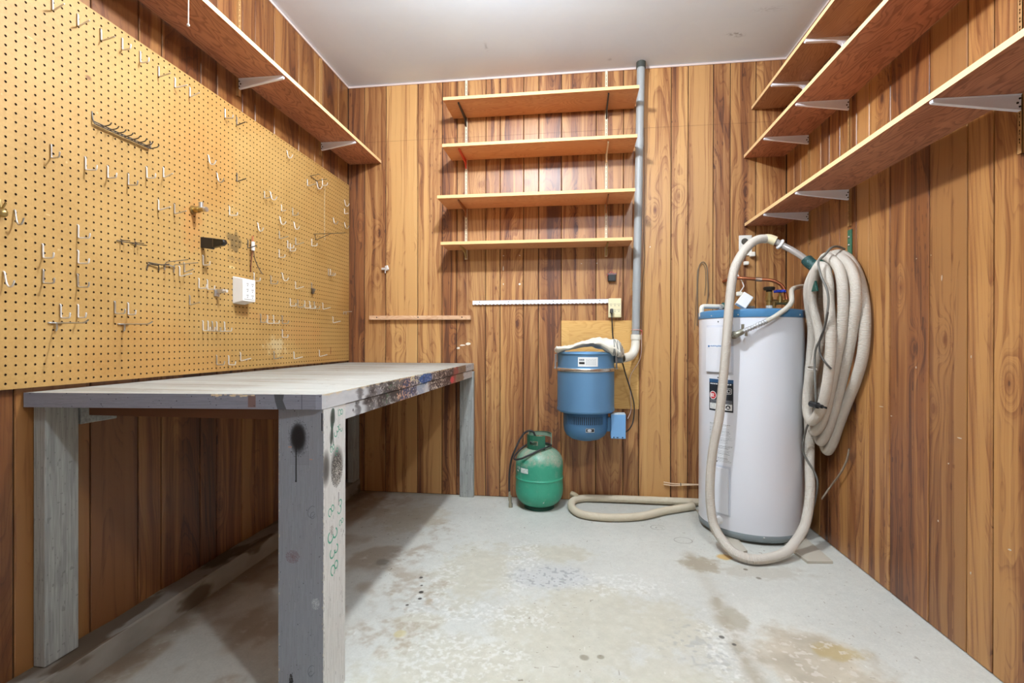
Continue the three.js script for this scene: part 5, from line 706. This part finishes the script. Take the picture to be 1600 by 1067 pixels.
// ------------------------------------------------------------------ hoses
{
  const off = (p, dx) => p.map(([x, y, z]) => [x + dx, y, z]);
  const front = [[2.606, 1.605, 0.46], [2.565, 1.6, 0.48], [2.523, 1.58, 0.5], [2.471, 1.53, 0.53], [2.433, 1.48, 0.56], [2.406, 1.427, 0.58], [2.386, 1.349, 0.6], [2.374, 1.259, 0.61], [2.355, 1.057, 0.625], [2.334, 0.813, 0.63], [2.316, 0.644, 0.63], [2.29, 0.505, 0.63], [2.273, 0.341, 0.635], [2.271, 0.207, 0.65], [2.28, 0.12, 0.68], [2.304, 0.067, 0.74], [2.339, 0.038, 0.813], [2.403, 0.028, 0.85], [2.491, 0.03, 0.83], [2.573, 0.043, 0.793], [2.652, 0.072, 0.72], [2.707, 0.129, 0.68], [2.748, 0.199, 0.63], [2.77, 0.294, 0.6], [2.78, 0.408, 0.57], [2.785, 0.515, 0.56], [2.783, 0.719, 0.55], [2.785, 0.855, 0.55], [2.796, 0.991, 0.55], [2.797, 1.117, 0.56], [2.777, 1.232, 0.57], [2.76, 1.322, 0.6], [2.765, 1.393, 0.65], [2.79, 1.45, 0.7]];
  const loops = [
    [[2.83, 1.47, 0.73], [2.852, 1.445, 0.78], [2.86, 1.355, 0.855], [2.86, 1.243, 0.9], [2.86, 1.144, 0.913], [2.86, 1.0, 0.898], [2.86, 0.879, 0.845], [2.858, 0.747, 0.762], [2.855, 0.629, 0.695], [2.852, 0.53, 0.64], [2.85, 0.495, 0.6], [2.848, 0.535, 0.565], [2.848, 0.666, 0.562], [2.848, 0.835, 0.6], [2.848, 0.964, 0.615], [2.848, 1.11, 0.575], [2.848, 1.226, 0.557], [2.845, 1.324, 0.57], [2.84, 1.417, 0.62]],
    [[2.828, 1.458, 0.7], [2.825, 1.434, 0.802], [2.825, 1.378, 0.87], [2.822, 1.301, 0.91], [2.82, 1.207, 0.915], [2.82, 1.089, 0.885], [2.82, 0.998, 0.854], [2.818, 0.844, 0.794], [2.815, 0.689, 0.725], [2.812, 0.59, 0.67], [2.81, 0.545, 0.62], [2.81, 0.58, 0.585], [2.812, 0.7, 0.58], [2.815, 0.833, 0.596], [2.818, 0.964, 0.608], [2.818, 1.11, 0.6], [2.818, 1.224, 0.59], [2.815, 1.322, 0.6], [2.8, 1.42, 0.64]],
    [[2.79, 1.459, 0.709], [2.788, 1.428, 0.788], [2.785, 1.383, 0.845], [2.782, 1.317, 0.878], [2.78, 1.209, 0.89], [2.78, 1.089, 0.875], [2.778, 0.998, 0.848], [2.775, 0.851, 0.8], [2.772, 0.709, 0.745], [2.77, 0.635, 0.7], [2.77, 0.6, 0.64], [2.77, 0.63, 0.6], [2.772, 0.702, 0.59], [2.775, 0.834, 0.605], [2.775, 0.966, 0.66], [2.775, 1.06, 0.69], [2.778, 1.15, 0.65], [2.77, 1.25, 0.62], [2.76, 1.35, 0.66]],
    [[2.755, 1.41, 0.72], [2.75, 1.396, 0.785], [2.745, 1.326, 0.83], [2.74, 1.231, 0.85], [2.738, 1.108, 0.87], [2.738, 1.0, 0.87], [2.736, 0.856, 0.845], [2.734, 0.76, 0.81], [2.73, 0.69, 0.76], [2.73, 0.66, 0.7], [2.73, 0.69, 0.665], [2.732, 0.8, 0.66], [2.735, 0.92, 0.7]]];
  const t = thing('vacuum_hose', 'long beige ribbed vacuum hose coiled on the right wall and looping in front of heater', 'hose');
  const path = front.concat(...loops); mesh('hose', ribbedHose(path, 0.0234, 0.0066, 0.0026, 14), hoseM, t);
  mesh('cuff', tube([[2.6, 1.6055, 0.457], [2.618, 1.604, 0.463], [2.65, 1.588, 0.474]], 0.0245, 10, 22), M(222, 208, 170, 0.5), t);
  let o = thing('vacuum_wand', 'clear plastic curved hose end between the hose cuff and green tape', 'wand');
  mesh('tube', tube([[2.65, 1.587, 0.474], [2.676, 1.563, 0.49], [2.717, 1.523, 0.53], [2.746, 1.478, 0.58], [2.756, 1.452, 0.61]], 0.0165, 30, 18), new THREE.MeshPhysicalMaterial({ color: C(206, 200, 194), roughness: 0.15, transmission: 0.55, thickness: 0, ior: 1.45 }), o);
  mesh('inner_rod', tube([[2.65, 1.587, 0.474], [2.676, 1.563, 0.49], [2.717, 1.523, 0.53], [2.746, 1.478, 0.58], [2.756, 1.452, 0.61]], 0.006, 30, 8), M(214, 208, 200, 0.35), o);
  mesh('ring', join([(() => { const g = new THREE.TorusGeometry(0.021, 0.0075, 10, 24); g.rotateY(Math.PI / 2); g.rotateZ(-0.55); g.translate(2.668, 1.569, 0.485); return g; })()]), whitePl, o);
  o = thing('tape_wrap', 'dark green tape wrapped in turns round the hose junction', 'tape');
  mesh('wrap', ribbedHose([[2.75, 1.468, 0.6], [2.756, 1.452, 0.612], [2.768, 1.428, 0.64], [2.782, 1.4, 0.662]], 0.0285, 0.009, 0.003, 16), M(32, 70, 68, 0.5), o);
  mesh('tail', (() => { const g = extrude([[0.0, 0.07], [0.014, 0.07], [0.036, -0.005], [-0.034, -0.008]], 0.008, [], 0.001); g.rotateY(Math.PI / 2); g.translate(2.752, 1.305, 0.672); return g; })(), M(22, 74, 62, 0.5), o);
  o = thing('hose_hanger', 'green steel hose hanger strap screwed to the right wall', 'hanger', [W, 1.5, 0.735]);
  mesh('strap', rbox(0.005, 0.17, 0.034, 0.001, -0.0032, 0.0, 0), M(58, 112, 86, 0.45), o); mesh('arm', bent([[-0.004, -0.062, 0], [-0.12, -0.072, 0], [-0.14, -0.05, 0]], 0.006, 0.01, 8), green, o); mesh('screw', join([ball(0.006, -0.0065, 0.05, 0, 10), ball(0.006, -0.0065, 0.012, 0, 10)]), steel, o);
  o = thing('control_cord', 'dark grey double cord draped over the coiled hose with a black plug', 'cable');
  mesh('cord', tube([[2.852, 1.488, 0.76], [2.82, 1.499, 0.77], [2.78, 1.492, 0.79], [2.735, 1.45, 0.815], [2.7, 1.422, 0.838], [2.698, 1.359, 0.861], [2.708, 1.282, 0.9], [2.712, 1.233, 0.905], [2.708, 1.156, 0.895], [2.706, 1.075, 0.86], [2.706, 1.014, 0.8], [2.71, 0.934, 0.78], [2.705, 0.824, 0.8], [2.71, 0.747, 0.79], [2.73, 0.67, 0.7], [2.735, 0.596, 0.63], [2.745, 0.479, 0.585], [2.79, 0.386, 0.6], [2.805, 0.339, 0.6], [2.8, 0.245, 0.59], [2.79, 0.17, 0.575]], 0.0052, 160, 8), greyCord, o);
  mesh('cord', tube([[2.708, 1.181, 0.91], [2.706, 1.113, 0.885], [2.7, 1.05, 0.85], [2.704, 0.99, 0.85], [2.712, 0.95, 0.885], [2.73, 0.925, 0.895]], 0.0042, 40, 8), M(60, 56, 52, 0.6), o);
  mesh('cord', tube([[2.86, 0.546, 0.787], [2.864, 0.488, 0.759], [2.864, 0.41, 0.702], [2.862, 0.335, 0.629], [2.835, 0.243, 0.58]], 0.0045, 40, 8), M(140, 126, 110, 0.6), o);
  mesh('plug', join([tube([[2.79, 0.175, 0.577], [2.785, 0.13, 0.57], [2.778, 0.115, 0.57]], 0.0085, 8, 10), tube([[2.776, 0.13, 0.572], [2.768, 0.1, 0.572]], 0.004, 4, 8)]), M(44, 52, 50, 0.5), o);
  mesh('connector', join([tube([[2.69, 0.755, 0.79], [2.7, 0.752, 0.835]], 0.0145, 6, 14), tube([[2.7, 0.752, 0.835], [2.708, 0.75, 0.86]], 0.009, 4, 12), tube([[2.708, 0.75, 0.86], [2.714, 0.748, 0.884]], 0.005, 4, 8)]), blackPl, o);
  o = thing('floor_hose', 'beige ribbed hose doubled back on the floor along the back wall', 'hose');
  mesh('hose', ribbedHose([[2.46, 0.025, 0.03], [2.411, 0.028, 0.028], [2.195, 0.03, 0.03], [1.956, 0.03, 0.03], [1.74, 0.028, 0.031], [1.63, 0.026, 0.04], [1.575, 0.025, 0.085], [1.558, 0.025, 0.165], [1.572, 0.025, 0.26], [1.62, 0.025, 0.335], [1.7, 0.025, 0.365], [1.8, 0.025, 0.368], [1.961, 0.025, 0.325], [2.12, 0.025, 0.21], [2.27, 0.025, 0.125], [2.31, 0.025, 0.1]], 0.0228, 0.0064, 0.0018, 14), hoseM2, o);
  mesh('end_cuff', tube([[1.6, 0.034, 0.06], [1.578, 0.045, 0.04], [1.555, 0.05, 0.03]], 0.018, 6, 14), M(176, 160, 130, 0.6), o);
}
{ // light-pull hanging in front of the left shelf
  const o = thing('pull_cord', 'thin white pull cord hanging in front of the left wall shelf underside', 'cord', [0.474, 1.962, 2.0]);
  mesh('cord', tube([[0, H - 1.962, 0], [0.002, 0.5, 0], [0, 0.0, 0]], 0.0016, 20, 5), M(236, 226, 210, 0.7), o); mesh('bead', ball(0.0042, 0, -0.002, 0, 8), whitePl, o);
}
renderer.setPixelRatio?.(1);
renderer.render(scene, camera);
